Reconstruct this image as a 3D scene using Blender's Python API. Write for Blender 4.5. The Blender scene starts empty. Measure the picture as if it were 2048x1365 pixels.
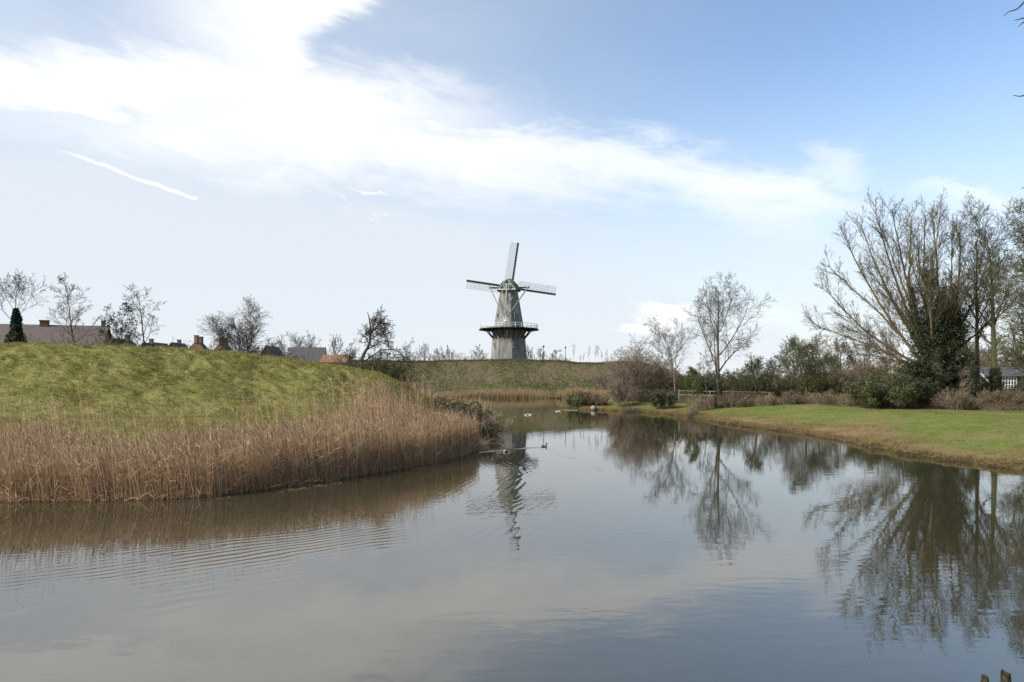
import bpy, math, random
import numpy as np
from mathutils import Vector
R = math.radians
scene = bpy.context.scene
COL = scene.collection
F = 1365.0; HOR = 758.0; CAMZ = 4.5          # focal length and horizon row of the photograph, eye height over water

# ------------------------------------------------------------------ camera
cam_d = bpy.data.cameras.new("camera"); cam = bpy.data.objects.new("camera", cam_d); COL.objects.link(cam)
cam.location = (0, 0, CAMZ); cam.rotation_euler = (R(90), 0, 0)
cam_d.sensor_width = 36; cam_d.lens = 24; cam_d.shift_y = 75.5/2048; cam_d.clip_end = 8000; cam_d.clip_start = 0.1
scene.camera = cam

def at(px, py, D):
    "point at distance D seen at that pixel of the 2048 px photograph"
    return np.array([(px-1024)*D/F, D, CAMZ+(HOR-py)*D/F])

# ------------------------------------------------------------------ exposure, world, sun
SUN_AZ, SUN_EL = R(-118), R(34)
scene.view_settings.view_transform = 'Standard'
try: scene.view_settings.look = 'None'
except Exception: pass
scene.view_settings.exposure = 1.48; scene.view_settings.gamma = 1
w = bpy.data.worlds.new("World"); scene.world = w; w.use_nodes = True
nt = w.node_tree; nt.nodes.clear()

class G:
    def __init__(s, nt): s.nt = nt
    def n(s, t, **kw):
        o = s.nt.nodes.new(t)
        for k, v in kw.items(): setattr(o, k, v)
        return o
    def put(s, sock, v):
        if isinstance(v, bpy.types.NodeSocket): s.nt.links.new(v, sock)
        elif v is not None: sock.default_value = v
    def m(s, op, a, b=None, c=None, clamp=False):
        o = s.n('ShaderNodeMath', operation=op); o.use_clamp = clamp
        s.put(o.inputs[0], a); s.put(o.inputs[1], b); s.put(o.inputs[2], c)
        return o.outputs[0]
    def smooth(s, v, lo, hi):
        o = s.n('ShaderNodeMapRange', interpolation_type='SMOOTHERSTEP')
        s.put(o.inputs['Value'], v); o.inputs['From Min'].default_value = lo; o.inputs['From Max'].default_value = hi
        return o.outputs[0]
    def mix(s, f, a, b, blend='MIX'):
        o = s.n('ShaderNodeMix', data_type='RGBA', blend_type=blend)
        s.put(o.inputs[0], f); s.put(o.inputs[6], a); s.put(o.inputs[7], b)
        return o.outputs[2]
    def xyz(s, x, y, z=0.0):
        o = s.n('ShaderNodeCombineXYZ'); s.put(o.inputs[0], x); s.put(o.inputs[1], y); s.put(o.inputs[2], z)
        return o.outputs[0]
    def noise(s, vec, scale, detail=4, rough=0.55, dist=0.0):
        o = s.n('ShaderNodeTexNoise'); s.put(o.inputs['Vector'], vec)
        o.inputs['Scale'].default_value = scale; o.inputs['Detail'].default_value = detail
        o.inputs['Roughness'].default_value = rough; o.inputs['Distortion'].default_value = dist
        return o.outputs['Fac']
    def curve(s, v, pts):
        o = s.n('ShaderNodeFloatCurve'); c = o.mapping.curves[0]; pts = sorted(pts)
        c.points[0].location = pts[0]; c.points[1].location = pts[-1]
        for p in pts[1:-1]: c.points.new(*p)
        for p in c.points: p.handle_type = 'AUTO_CLAMPED'
        o.mapping.use_clip = False; o.mapping.update(); s.put(o.inputs['Value'], v); o.inputs['Factor'].default_value = 1
        return o.outputs[0]

def azel(px, py):
    a = math.atan((px-1024)/F); return a, math.atan((HOR-py)/F*math.cos(a))
g = G(nt)
tc = g.n('ShaderNodeTexCoord'); sep = g.n('ShaderNodeSeparateXYZ'); nt.links.new(tc.outputs['Generated'], sep.inputs[0])
X, Y, Z = sep.outputs
AZ = g.m('ARCTAN2', X, Y); EL = g.m('ARCSINE', Z)
sky = g.n('ShaderNodeTexSky', sky_type='NISHITA'); sky.sun_disc = False
sky.sun_elevation = SUN_EL; sky.sun_rotation = SUN_AZ
sky.air_density = 1.15; sky.dust_density = 0.3; sky.ozone_density = 2.6; sky.altitude = 0
azn = g.m('MULTIPLY_ADD', AZ, 0.5, 0.5)
# drifting coordinates of the cirrus, streaked along the band
sk = g.xyz(g.m('MULTIPLY_ADD', EL, 0.25, AZ), g.m('MULTIPLY_ADD', AZ, 0.10, EL))
stv = g.n('ShaderNodeMapping'); nt.links.new(sk, stv.inputs[0]); stv.inputs['Scale'].default_value = (1, 3.2, 1)
n1 = g.noise(stv.outputs[0], 3.2, 8, 0.62, 0.4); n2 = g.noise(stv.outputs[0], 9.0, 8, 0.68, 0.8)
n3 = g.noise(sk, 2.2, 5, 0.5)
EW = g.m('ADD', EL, g.m('ADD', g.m('MULTIPLY_ADD', n1, 0.15, -0.075), g.m('MULTIPLY_ADD', n2, 0.075, -0.0375)))
AW = g.m('ADD', AZ, g.m('ADD', g.m('MULTIPLY_ADD', n1, -0.16, 0.08), g.m('MULTIPLY_ADD', n2, 0.08, -0.04)))
def crv(pts):
    return g.curve(azn, [((azel(*p)[0]*0.5+0.5), azel(*p)[1]) for p in pts])
def band(top, bot, st, sb):
    a = g.smooth(g.m('SUBTRACT', crv(top), EW), -st*.4, st); b = g.smooth(g.m('SUBTRACT', EW, crv(bot)), -sb*.4, sb)
    return g.m('MULTIPLY', a, b)
def blob(px, py, rx, ry, soft, warp=True):
    a, e = azel(px, py)
    u = g.m('DIVIDE', g.m('SUBTRACT', AW if warp else AZ, a), rx/F); v = g.m('DIVIDE', g.m('SUBTRACT', EW if warp else EL, e), ry/F)
    r = g.m('SQRT', g.m('ADD', g.m('MULTIPLY', u, u), g.m('MULTIPLY', v, v)))
    return g.m('SUBTRACT', 1.0, g.smooth(r, 1-soft, 1.0))
b1 = band([(-300,150),(0,185),(200,205),(400,180),(600,160),(800,205),(1000,240),(1200,268),(1400,292),(1600,318),(1700,365),(1800,405),(2000,440)],
          [(-300,250),(0,275),(200,315),(400,350),(600,375),(800,395),(1000,408),(1200,415),(1400,432),(1600,455),(1750,440),(1800,418),(2000,430)], 0.05, 0.095)
wedge = band([(300,60),(500,60),(640,95),(850,132),(1000,160),(1150,200),(1300,260),(1400,300)],
             [(300,250),(600,250),(900,280),(1200,285),(1400,310)], 0.055, 0.03)
wedge = g.m('MULTIPLY', wedge, g.m('SUBTRACT', 1.0, g.smooth(AZ, azel(640,0)[0], azel(1250,0)[0])))
# lobe at the top: its right-hand edge as a curve over elevation
ep = [(-400,1000),(-100,850),(0,760),(45,690),(85,630),(110,640)]
A_of = g.curve(EL, [(math.atan((HOR-y)/F*0.95), azel(x,0)[0]*0.5+0.5) for y, x in ep])
A_of = g.m('MULTIPLY_ADD', A_of, 2.0, -1.0)
lobe = g.smooth(g.m('SUBTRACT', A_of, AW), -0.01, 0.06)
lobe = g.m('MULTIPLY', lobe, g.smooth(AW, azel(100,0)[0], azel(620,0)[0]))
lobe = g.m('MULTIPLY', lobe, g.smooth(EL, azel(700,280)[1], azel(700,130)[1]))
rc = band([(1770,378),(1790,360),(1840,342),(1900,348),(2000,368),(2300,380)], [(1770,368),(1850,385),(1950,412),(2300,460)], 0.012, 0.05)
rc = g.m('MULTIPLY', g.m('MULTIPLY', rc, g.smooth(AZ, azel(1770,0)[0], azel(1850,0)[0])), 0.75)
cum = g.m('MULTIPLY', blob(1320,648,105,34,0.55), 0.85); cum2 = g.m('MULTIPLY', blob(1560,652,60,12,0.8), .5)
wsp = g.m('MULTIPLY', blob(740,400,75,12,0.9), .7); wsp2 = g.m('MULTIPLY', blob(1640,320,90,50,0.95), .45)
# contrail
(a0,e0),(a1,e1) = azel(60,278), azel(397,399); L = math.hypot(a1-a0,e1-e0); ux,uy = (a1-a0)/L,(e1-e0)/L
cu = g.m('ADD', g.m('MULTIPLY', g.m('SUBTRACT', AZ, a0), ux), g.m('MULTIPLY', g.m('SUBTRACT', EL, e0), uy))
nn = g.noise(sk, 40, 4, .6)
cv = g.m('ADD', g.m('SUBTRACT', g.m('MULTIPLY', g.m('SUBTRACT', EL, e0), ux), g.m('MULTIPLY', g.m('SUBTRACT', AZ, a0), uy)), g.m('MULTIPLY_ADD', nn, 0.010, -0.005))
ct = g.m('SUBTRACT', 1.0, g.smooth(g.m('ABSOLUTE', cv), 0.0003, 0.0034))
ct = g.m('MULTIPLY', g.m('MULTIPLY', ct, g.smooth(cu, 0, L*.45)), g.m('SUBTRACT', 1.0, g.smooth(cu, L*.985, L)))
# thin veil, thicker to the left and towards the horizon
vl = g.m('ADD', g.m('MULTIPLY', g.smooth(g.m('MULTIPLY', AZ, -1.0), -0.62, 0.5), 0.60), g.m('MULTIPLY', g.m('SUBTRACT', 1.0, g.smooth(EL, 0.0, 0.46)), 1.0))
vl = g.m('MULTIPLY', vl, g.m('MULTIPLY_ADD', n1, 0.9, 0.5), clamp=True)
mask = b1
for q in (wedge, lobe, rc, cum, cum2, wsp, wsp2, ct): mask = g.m('MAXIMUM', mask, q)
veil = g.mix(g.m('MULTIPLY', vl, 0.93, clamp=True), sky.outputs[0], (3.95, 4.22, 4.55, 1))
SKYS = 0.0735
body = g.m('MULTIPLY_ADD', g.noise(stv.outputs[0], 4.5, 8, .62, .6), .5, .62, clamp=True)
col = g.mix(g.m('MULTIPLY', mask, g.m('MINIMUM', body, .97)), veil, (5.5, 5.52, 5.55, 1))
bg = g.n('ShaderNodeBackground'); nt.links.new(col, bg.inputs[0]); bg.inputs[1].default_value = SKYS
wo = g.n('ShaderNodeOutputWorld'); nt.links.new(bg.outputs[0], wo.inputs[0])

sd_ = bpy.data.lights.new("sun", 'SUN'); sun = bpy.data.objects.new("sun", sd_); COL.objects.link(sun)
sd_.energy = 2.6; sd_.angle = R(22); sd_.color = (1, 0.95, 0.86)
sv = Vector((math.sin(SUN_AZ)*math.cos(SUN_EL), math.cos(SUN_AZ)*math.cos(SUN_EL), math.sin(SUN_EL)))
sun.rotation_euler = sv.to_track_quat('Z', 'Y').to_euler(); sun.location = (0, 0, 50)

# ------------------------------------------------------------------ helpers
rs = np.random.RandomState(7)
def mesh_np(name, parts, mats, smooth=False):
    "parts: list of (verts Nx3, faces Mxk, material index)"
    vs, ls, st, tot, mi = [], [], [], [], []; vo = 0; lo = 0
    for v, f, m in parts:
        if len(f) == 0: continue
        v = np.asarray(v, np.float32).reshape(-1, 3); f = np.asarray(f, np.int32)
        vs.append(v); ls.append((f+vo).ravel()); k = f.shape[1]
        st.append(lo+np.arange(len(f), dtype=np.int32)*k); mi.append(np.full(len(f), m, np.int32))
        vo += len(v); lo += f.size
    me = bpy.data.meshes.new(name)
    if not vs: return me
    V = np.concatenate(vs); Lp = np.concatenate(ls); S = np.concatenate(st); MI = np.concatenate(mi)
    me.vertices.add(len(V)); me.vertices.foreach_set('co', V.ravel())
    me.loops.add(len(Lp)); me.loops.foreach_set('vertex_index', Lp)
    me.polygons.add(len(S)); me.polygons.foreach_set('loop_start', S)
    me.polygons.foreach_set('material_index', MI)
    for m in mats: me.materials.append(m)
    me.update(calc_edges=True)
    me.polygons.foreach_set('use_smooth', np.full(len(S), smooth)); me.update()
    return me
def link(name, me, parent=None, loc=None):
    o = bpy.data.objects.new(name, me); COL.objects.link(o)
    if parent is not None: o.parent = parent
    if loc is not None: o.location = loc
    return o
def tag(o, label=None, cat=None, group=None, kind=None):
    if label: o['label'] = label
    if cat: o['category'] = cat
    if group: o['group'] = group
    if kind: o['kind'] = kind
    return o
def empty(name, loc, label, cat, group=None):
    o = bpy.data.objects.new(name, None); COL.objects.link(o); o.location = loc; o.empty_display_size = .5
    return tag(o, label, cat, group)

def nrm(v): return v/np.maximum(np.linalg.norm(v, axis=-1, keepdims=True), 1e-9)
def hash2(ix, iy, s):
    n = (ix.astype(np.int64)*374761393 + iy.astype(np.int64)*668265263 + s*1442695041) & 0x7fffffff
    n = ((n ^ (n >> 13))*1274126177) & 0x7fffffff
    return ((n ^ (n >> 16)) & 0xffff)/65535.0
def vnoise(x, y, s=0):
    ix = np.floor(x); iy = np.floor(y); fx = x-ix; fy = y-iy; fx = fx*fx*(3-2*fx); fy = fy*fy*(3-2*fy)
    a = hash2(ix, iy, s); b = hash2(ix+1, iy, s); c = hash2(ix, iy+1, s); d = hash2(ix+1, iy+1, s)
    return (a*(1-fx)+b*fx)*(1-fy)+(c*(1-fx)+d*fx)*fy
def fbm(x, y, o=4, s=0):
    r = 0; a = 1; t = 0
    for k in range(o): r = r+a*vnoise(x*2**k+17*k, y*2**k-9*k, s+k); t += a; a *= .5
    return r/t
def sst(x, a, b):
    t = np.clip((x-a)/(b-a), 0, 1); return t*t*(3-2*t)

class MB:
    "collects simple solids, one material index each"
    def __init__(s): s.p = []
    def raw(s, v, f, m=0): s.p.append((np.array(v, float), np.array(f), m)); return s
    def beam(s, a, b, wx, wy=None, m=0, up=(0, 0, 1)):
        wy = wy or wx; a = np.array(a, float); b = np.array(b, float); d = nrm(b-a); up = np.array(up, float)
        if abs(np.dot(d, up)) > .97: up = np.array([0, 1., 0])
        x = nrm(np.cross(d, up)); y = np.cross(x, d)
        v = [q+x*i*wx/2+y*j*wy/2 for q in (a, b) for i, j in ((-1, -1), (1, -1), (1, 1), (-1, 1))]
        return s.raw(v, [(3,2,1,0), (4,5,6,7), (0,1,5,4), (1,2,6,5), (2,3,7,6), (3,0,4,7)], m)
    def box(s, c, sx, sy, sz, m=0, rz=0):
        c = np.array(c, float); ca, sa = math.cos(rz), math.sin(rz); v = []
        for k in (-1, 1):
            for i, j in ((-1, -1), (1, -1), (1, 1), (-1, 1)):
                X_, Y_ = i*sx/2, j*sy/2; v.append(c+np.array([X_*ca-Y_*sa, X_*sa+Y_*ca, k*sz/2]))
        return s.raw(v, [(3,2,1,0), (4,5,6,7), (0,1,5,4), (1,2,6,5), (2,3,7,6), (3,0,4,7)], m)
    def lathe(s, c, prof, n=24, m=0, rot=0, caps=True):
        c = np.array(c, float); a = rot+np.arange(n)*2*math.pi/n; v = []
        for r, z in prof: v += [c+np.array([r*math.cos(t), r*math.sin(t), z]) for t in a]
        f = [(i*n+j, i*n+(j+1) % n, (i+1)*n+(j+1) % n, (i+1)*n+j) for i in range(len(prof)-1) for j in range(n)]
        s.raw(v, f, m)
        if caps:
            for k in (0, len(prof)-1):
                if prof[k][0] > 1e-3: s.p.append((np.array(v[k*n:(k+1)*n]), np.array([list(range(n))[::(1 if k else -1)]]), m))
        return s
    def tube(s, pts, rad, k=6, m=0):
        pts = np.array(pts, float)[None]; rad = np.broadcast_to(np.array(rad, float), (pts.shape[1],))[None]
        v, f = tubes(pts, rad, k); s.p.append((v, f, m)); return s
    def build(s, name, mats, parent=None, smooth=False, loc=None):
        return link(name, mesh_np(name, s.p, mats if isinstance(mats, list) else [mats], smooth), parent, loc)

def tubes(P, Rd, k):
    "P [B,n,3] polylines, Rd [B,n] radii -> verts, quads"
    B, n, _ = P.shape
    T = np.empty_like(P); T[:, 1:-1] = P[:, 2:]-P[:, :-2]; T[:, 0] = P[:, 1]-P[:, 0]; T[:, -1] = P[:, -1]-P[:, -2]
    T = nrm(T); ref = np.where(np.abs(T[:, :1, 2:3]) > .8, np.array([[[0., 1, 0]]]), np.array([[[0., 0, 1]]]))
    U = nrm(np.cross(T, np.broadcast_to(ref, T.shape))); W_ = np.cross(T, U)
    a = np.arange(k)*2*math.pi/k
    V = P[:, :, None]+Rd[:, :, None, None]*(np.cos(a)[None, None, :, None]*U[:, :, None]+np.sin(a)[None, None, :, None]*W_[:, :, None])
    i = np.arange(n-1)[:, None]; j = np.arange(k)[None]; q = np.stack([i*k+j, i*k+(j+1) % k, (i+1)*k+(j+1) % k, (i+1)*k+j], -1).reshape(-1, 4)
    f = (q[None]+(np.arange(B)*n*k)[:, None, None]).reshape(-1, 4)
    return V.reshape(-1, 3), f

# ------------------------------------------------------------------ materials
def material(name, cols, scale=1.0, rough=.85, bump=0.0, bscale=None, island=0.0, transl=0.0, spec=.3, detail=6, stretch=(1, 1, 1), metal=0):
    m = bpy.data.materials.new(name); m.use_nodes = True; t = m.node_tree; t.nodes.clear(); g = G(t)
    tc = g.n('ShaderNodeTexCoord'); mp = g.n('ShaderNodeMapping'); t.links.new(tc.outputs['Object'], mp.inputs[0]); mp.inputs['Scale'].default_value = stretch
    f = g.noise(mp.outputs[0], scale, detail, .62)
    if island:
        ge = g.n('ShaderNodeNewGeometry'); f = g.m('ADD', g.m('MULTIPLY', f, 1-island), g.m('MULTIPLY', ge.outputs['Random Per Island'], island))
    cr = g.n('ShaderNodeValToRGB'); t.links.new(f, cr.inputs[0]); n = len(cols)
    lo, hi = (.30, .70) if not island else (.30-.28*island, .70+.28*island)
    while len(cr.color_ramp.elements) < n: cr.color_ramp.elements.new(.5)
    for i, c in enumerate(cols):
        cr.color_ramp.elements[i].position = lo+(hi-lo)*i/max(1, n-1); cr.color_ramp.elements[i].color = (*c, 1)
    p = g.n('ShaderNodeBsdfPrincipled'); t.links.new(cr.outputs[0], p.inputs['Base Color']); p.inputs['Roughness'].default_value = rough
    p.inputs['Specular IOR Level'].default_value = spec; p.inputs['Metallic'].default_value = metal
    if bump:
        b = g.n('ShaderNodeBump'); b.inputs['Distance'].default_value = bump; b.inputs['Strength'].default_value = 1
        t.links.new(g.noise(mp.outputs[0], bscale or scale*4, 6, .65), b.inputs['Height']); t.links.new(b.outputs[0], p.inputs['Normal'])
    out = g.n('ShaderNodeOutputMaterial'); sh = p.outputs[0]
    if transl:
        tr = g.n('ShaderNodeBsdfTranslucent'); t.links.new(cr.outputs[0], tr.inputs[0]); mx = g.n('ShaderNodeMixShader'); mx.inputs[0].default_value = transl
        t.links.new(sh, mx.inputs[1]); t.links.new(tr.outputs[0], mx.inputs[2]); sh = mx.outputs[0]
    t.links.new(sh, out.inputs[0]); return m
M = {}
M['bark'] = material('bark', [(.03,.025,.019), (.065,.055,.04), (.10,.085,.06)], 3, island=.3)
M['bark_moss'] = material('mossy_bark', [(.032,.036,.013), (.065,.063,.026), (.095,.082,.045)], 2.5, island=.4)
M['bark_grey'] = material('grey_bark', [(.05,.045,.036), (.095,.085,.068), (.14,.125,.10)], 3, island=.3)
M['bark_willow'] = material('willow_bark', [(.04,.033,.017), (.08,.065,.035), (.115,.095,.055)], 2.2, island=.4)
M['twig_red'] = material('reddish_twigs', [(.08,.058,.042), (.15,.112,.085), (.21,.165,.125)], 1.5, island=.5)
M['twig_brown'] = material('brown_twigs', [(.07,.05,.035), (.13,.10,.07), (.19,.15,.11)], 1.5, island=.5)
M['ivy'] = material('ivy_leaves', [(.008,.014,.006), (.016,.028,.011), (.032,.046,.018), (.065,.06,.025)], 1.0, island=.65, transl=.12, rough=.65, spec=.25)
M['leaf_olive'] = material('olive_leaves', [(.03,.042,.012), (.07,.085,.026), (.12,.13,.05)], 1.0, island=.6, transl=.2, rough=.6)
M['leaf_brown'] = material('brown_dead_leaves', [(.06,.04,.022), (.13,.085,.045), (.20,.14,.08)], 1.0, island=.7, transl=.15)
M['reed'] = material('dry_reed', [(.17,.10,.045), (.33,.205,.11), (.46,.315,.185), (.58,.45,.3)], .35, island=.62, transl=.3, rough=.8)
M['reed_dark'] = material('reed_plumes', [(.16,.105,.062), (.28,.20,.13), (.4,.31,.21)], .8, island=.6, transl=.25)
M['reed_far'] = material('pale_straw', [(.17,.12,.06), (.29,.21,.115), (.38,.30,.17)], .3, island=.5, transl=.3)
M['grass_blade'] = material('rough_grass', [(.06,.07,.016), (.155,.158,.036), (.27,.235,.075), (.39,.315,.15)], 3.2, island=.5, transl=.35)
M['lawn_blade'] = material('lawn_grass', [(.07,.10,.018), (.115,.145,.026), (.17,.18,.05)], .3, island=.5, transl=.35)
M['dead_grass'] = material('withered_grass', [(.09,.06,.03), (.19,.135,.058), (.29,.22,.10), (.17,.17,.045)], .6, island=.6, transl=.3)
M['far_grass'] = material('hill_grass', [(.055,.058,.022), (.105,.098,.038), (.18,.145,.08)], .15, island=.5, transl=.3)
M['bramble'] = material('bramble', [(.06,.035,.02), (.11,.065,.04), (.09,.10,.04), (.17,.115,.07)], .8, island=.7, transl=.15)
M['thorn'] = material('bramble_leaves', [(.025,.02,.012), (.06,.042,.026), (.04,.05,.02), (.10,.08,.045)], .8, island=.7, transl=.1)
M['stem'] = material('bramble_stems', [(.10,.07,.05), (.19,.14,.10), (.28,.22,.16)], 1.5, island=.5)
M['roof_brown'] = material('brown_roof_tiles', [(.075,.062,.055), (.11,.088,.078), (.14,.105,.09)], 3, bump=.05, bscale=8)
M['roof_slate'] = material('dark_roof_tiles', [(.05,.05,.055), (.075,.072,.075), (.10,.09,.09)], 3, bump=.04, bscale=8)
M['roof_orange'] = material('orange_roof_tiles', [(.15,.07,.05), (.2,.095,.06), (.25,.13,.09)], 3, bump=.04, bscale=8)
M['brick'] = material('brown_brick', [(.07,.045,.034), (.105,.065,.05), (.14,.09,.07)], 6, bump=.02)
M['brick_red'] = material('red_brick', [(.13,.07,.052), (.17,.09,.066), (.2,.115,.085)], 6, bump=.02)
M['white'] = material('white_paint', [(.62,.62,.6), (.72,.72,.7), (.78,.78,.77)], 2, rough=.5)
M['dirtywhite'] = material('weathered_white_paint', [(.42,.43,.41), (.55,.56,.54), (.62,.62,.6)], 2, rough=.6)
M['paleg'] = material('grey_green_paint', [(.15,.165,.15), (.21,.225,.205), (.27,.28,.26)], 2, rough=.6)
M['green'] = material('dark_green_paint', [(.022,.05,.04), (.035,.075,.058), (.05,.09,.07)], 2, rough=.5)
M['sailwood'] = material('dark_sail_wood', [(.02,.025,.024), (.03,.038,.035), (.045,.052,.05)], 3, rough=.6)
M['lattice'] = material('sail_lattice_wood', [(.09,.09,.09), (.125,.125,.12), (.16,.16,.155)], 3, rough=.7)
M['caproof'] = material('weathered_cap_boards', [(.085,.075,.062), (.13,.115,.095), (.17,.15,.125)], 3, stretch=(1, 1, .3))
M['glass'] = material('dark_window_glass', [(.012,.014,.016), (.02,.022,.025), (.03,.032,.035)], 1, rough=.08, spec=.6)
M['concrete_sill'] = material('sill_stone', [(.2,.2,.18), (.3,.29,.27), (.38,.37,.34)], 4)
M['steel'] = material('galvanised_steel', [(.16,.16,.16), (.2,.2,.2), (.24,.24,.24)], 3, rough=.5)
M['black'] = material('black_metal', [(.015,.015,.015), (.022,.022,.022), (.03,.03,.03)], 3, rough=.5)
M['stone'] = material('grey_stone', [(.14,.135,.13), (.2,.195,.19), (.27,.26,.25)], 5, bump=.05)
M['postwood'] = material('rotten_post_wood', [(.012,.009,.005), (.03,.023,.012), (.06,.055,.02)], 14, bump=.02, bscale=30, rough=.7)
M['fence'] = material('pale_fence_wood', [(.15,.145,.13), (.21,.2,.18), (.27,.26,.24)], 3)
M['d_head'] = material('drake_head', [(.008,.02,.012), (.012,.03,.018), (.02,.04,.025)], 8, rough=.4)
M['d_body'] = material('drake_flank', [(.2,.19,.175), (.3,.29,.27), (.36,.35,.33)], 20)
M['d_dark'] = material('dark_feathers', [(.02,.017,.014), (.04,.032,.026), (.06,.05,.04)], 20)
M['d_brown'] = material('brown_feathers', [(.06,.04,.022), (.12,.085,.05), (.2,.15,.1)], 25)
M['d_white'] = material('white_feathers', [(.36,.35,.32), (.46,.45,.42), (.54,.53,.5)], 20)
M['bill'] = material('yellow_bill', [(.4,.28,.06), (.5,.36,.08), (.55,.4,.1)], 10, rough=.5)

def mill_material():
    m = bpy.data.materials.new('weathered_render'); m.use_nodes = True; t = m.node_tree; t.nodes.clear(); g = G(t)
    tc = g.n('ShaderNodeTexCoord'); s = g.n('ShaderNodeMapping'); t.links.new(tc.outputs['Object'], s.inputs[0]); s.inputs['Scale'].default_value = (1, 1, .16)
    a = g.noise(s.outputs[0], 1.1, 6, .65); b = g.noise(tc.outputs['Object'], .45, 4, .6); c = g.noise(tc.outputs['Object'], 5, 6, .7)
    col = g.mix(g.smooth(a, .33, .68), (.095,.094,.082,1), (.205,.2,.187,1))
    col = g.mix(g.m('MULTIPLY', g.smooth(b, .5, .72), .5), col, (.12,.117,.098,1))
    col = g.mix(g.m('MULTIPLY', g.smooth(c, .5, .75), .2), col, (.27,.265,.25,1))
    p = g.n('ShaderNodeBsdfPrincipled'); t.links.new(col, p.inputs['Base Color']); p.inputs['Roughness'].default_value = .9
    o = g.n('ShaderNodeOutputMaterial'); t.links.new(p.outputs[0], o.inputs[0]); return m
M['render'] = mill_material()

# ------------------------------------------------------------------ terrain
def catmull(pts, n=8):
    P = np.array(pts, float); out = []
    for i in range(len(P)-1):
        p0 = P[max(i-1, 0)]; p1 = P[i]; p2 = P[i+1]; p3 = P[min(i+2, len(P)-1)]
        for k in range(n):
            t = k/n; out.append(.5*((2*p1)+(p2-p0)*t+(2*p0-5*p1+4*p2-p3)*t*t+(3*p1-p0-3*p2+p3)*t**3))
    out.append(P[-1]); return np.array(out)
LSH = catmull([(-120,38),(-80,31),(-45,27.5),(-30,25.6),(-22.8,25.4),(-19,25.3),(-15.3,25.4),(-12,26.2),(-9.1,29.2),(-7.5,31.7),(-5.7,34.5),(-3.6,38.9),(-2.5,44),(-1.9,50),(-1.7,57),(-3,64),(-8,74),(-16,90),(-22,110),(-26,135),(-27,150)], 6)
FSH = catmull([(-27,150),(-24,155.5),(-15,157),(0,157.4),(8,157),(14,156.5),(19,155),(21,150)], 5)
RSH = catmull([(21,150),(17,138),(12,122),(9.2,110),(8.8,104),(10,100),(13.4,96),(19.5,88),(21,77),(21.3,68.5),(22.6,61),(23.6,55),(23.9,48.4),(23.5,43),(23.7,38.5),(25.2,33.7),(26.5,28),(25,20),(19,12),(13,8.5)], 6)
NSH = catmull([(13,8.5),(5,8.1),(-5,8.2),(-20,8.3),(-60,10),(-120,14)], 4)
SH = np.concatenate([LSH[:-1], FSH[:-1], RSH[:-1], NSH])
def inside(px, py):
    r = np.zeros(px.shape, bool); n = len(SH)
    for i in range(n):
        x0, y0 = SH[i]; x1, y1 = SH[(i+1) % n]
        c = (y0 > py) != (y1 > py)
        with np.errstate(divide='ignore', invalid='ignore'): r ^= c & (px < (x1-x0)*(py-y0)/(y1-y0+1e-12)+x0)
    return r
def polydist(px, py, PL):
    "distance to polyline and fractional index"
    best = np.full(px.shape, 1e9); idx = np.zeros(px.shape)
    for i in range(len(PL)-1):
        ax, ay = PL[i][0], PL[i][1]; dx, dy = PL[i+1][0]-ax, PL[i+1][1]-ay
        t = np.clip(((px-ax)*dx+(py-ay)*dy)/(dx*dx+dy*dy+1e-12), 0, 1)
        d = np.hypot(px-ax-t*dx, py-ay-t*dy); k = d < best; best = np.where(k, d, best); idx = np.where(k, i+t, idx)
    return best, idx
def sdist(x, y):
    d, _ = polydist(x, y, SH); d = np.where(inside(x, y), -d, d)
    return d+(fbm(x*.9, y*.9, 3, 5)-.5)*(.7+.7*(x > 10))*np.clip(1.2-np.abs(d)*.3, 0, 1)
CREST = np.array([(-140,60,7.4),(-60,55,7.55),(-42,56,7.45),(-33,58,7.35),(-27.4,60,7.15),(-23.8,62,6.8),(-19.6,63,6.35),(-15.2,64,5.65),(-12.4,64,5.05),(-10.8,64,4.3),(-9.4,63.8,3.3),(-7.9,63.4,2.0)])
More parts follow.
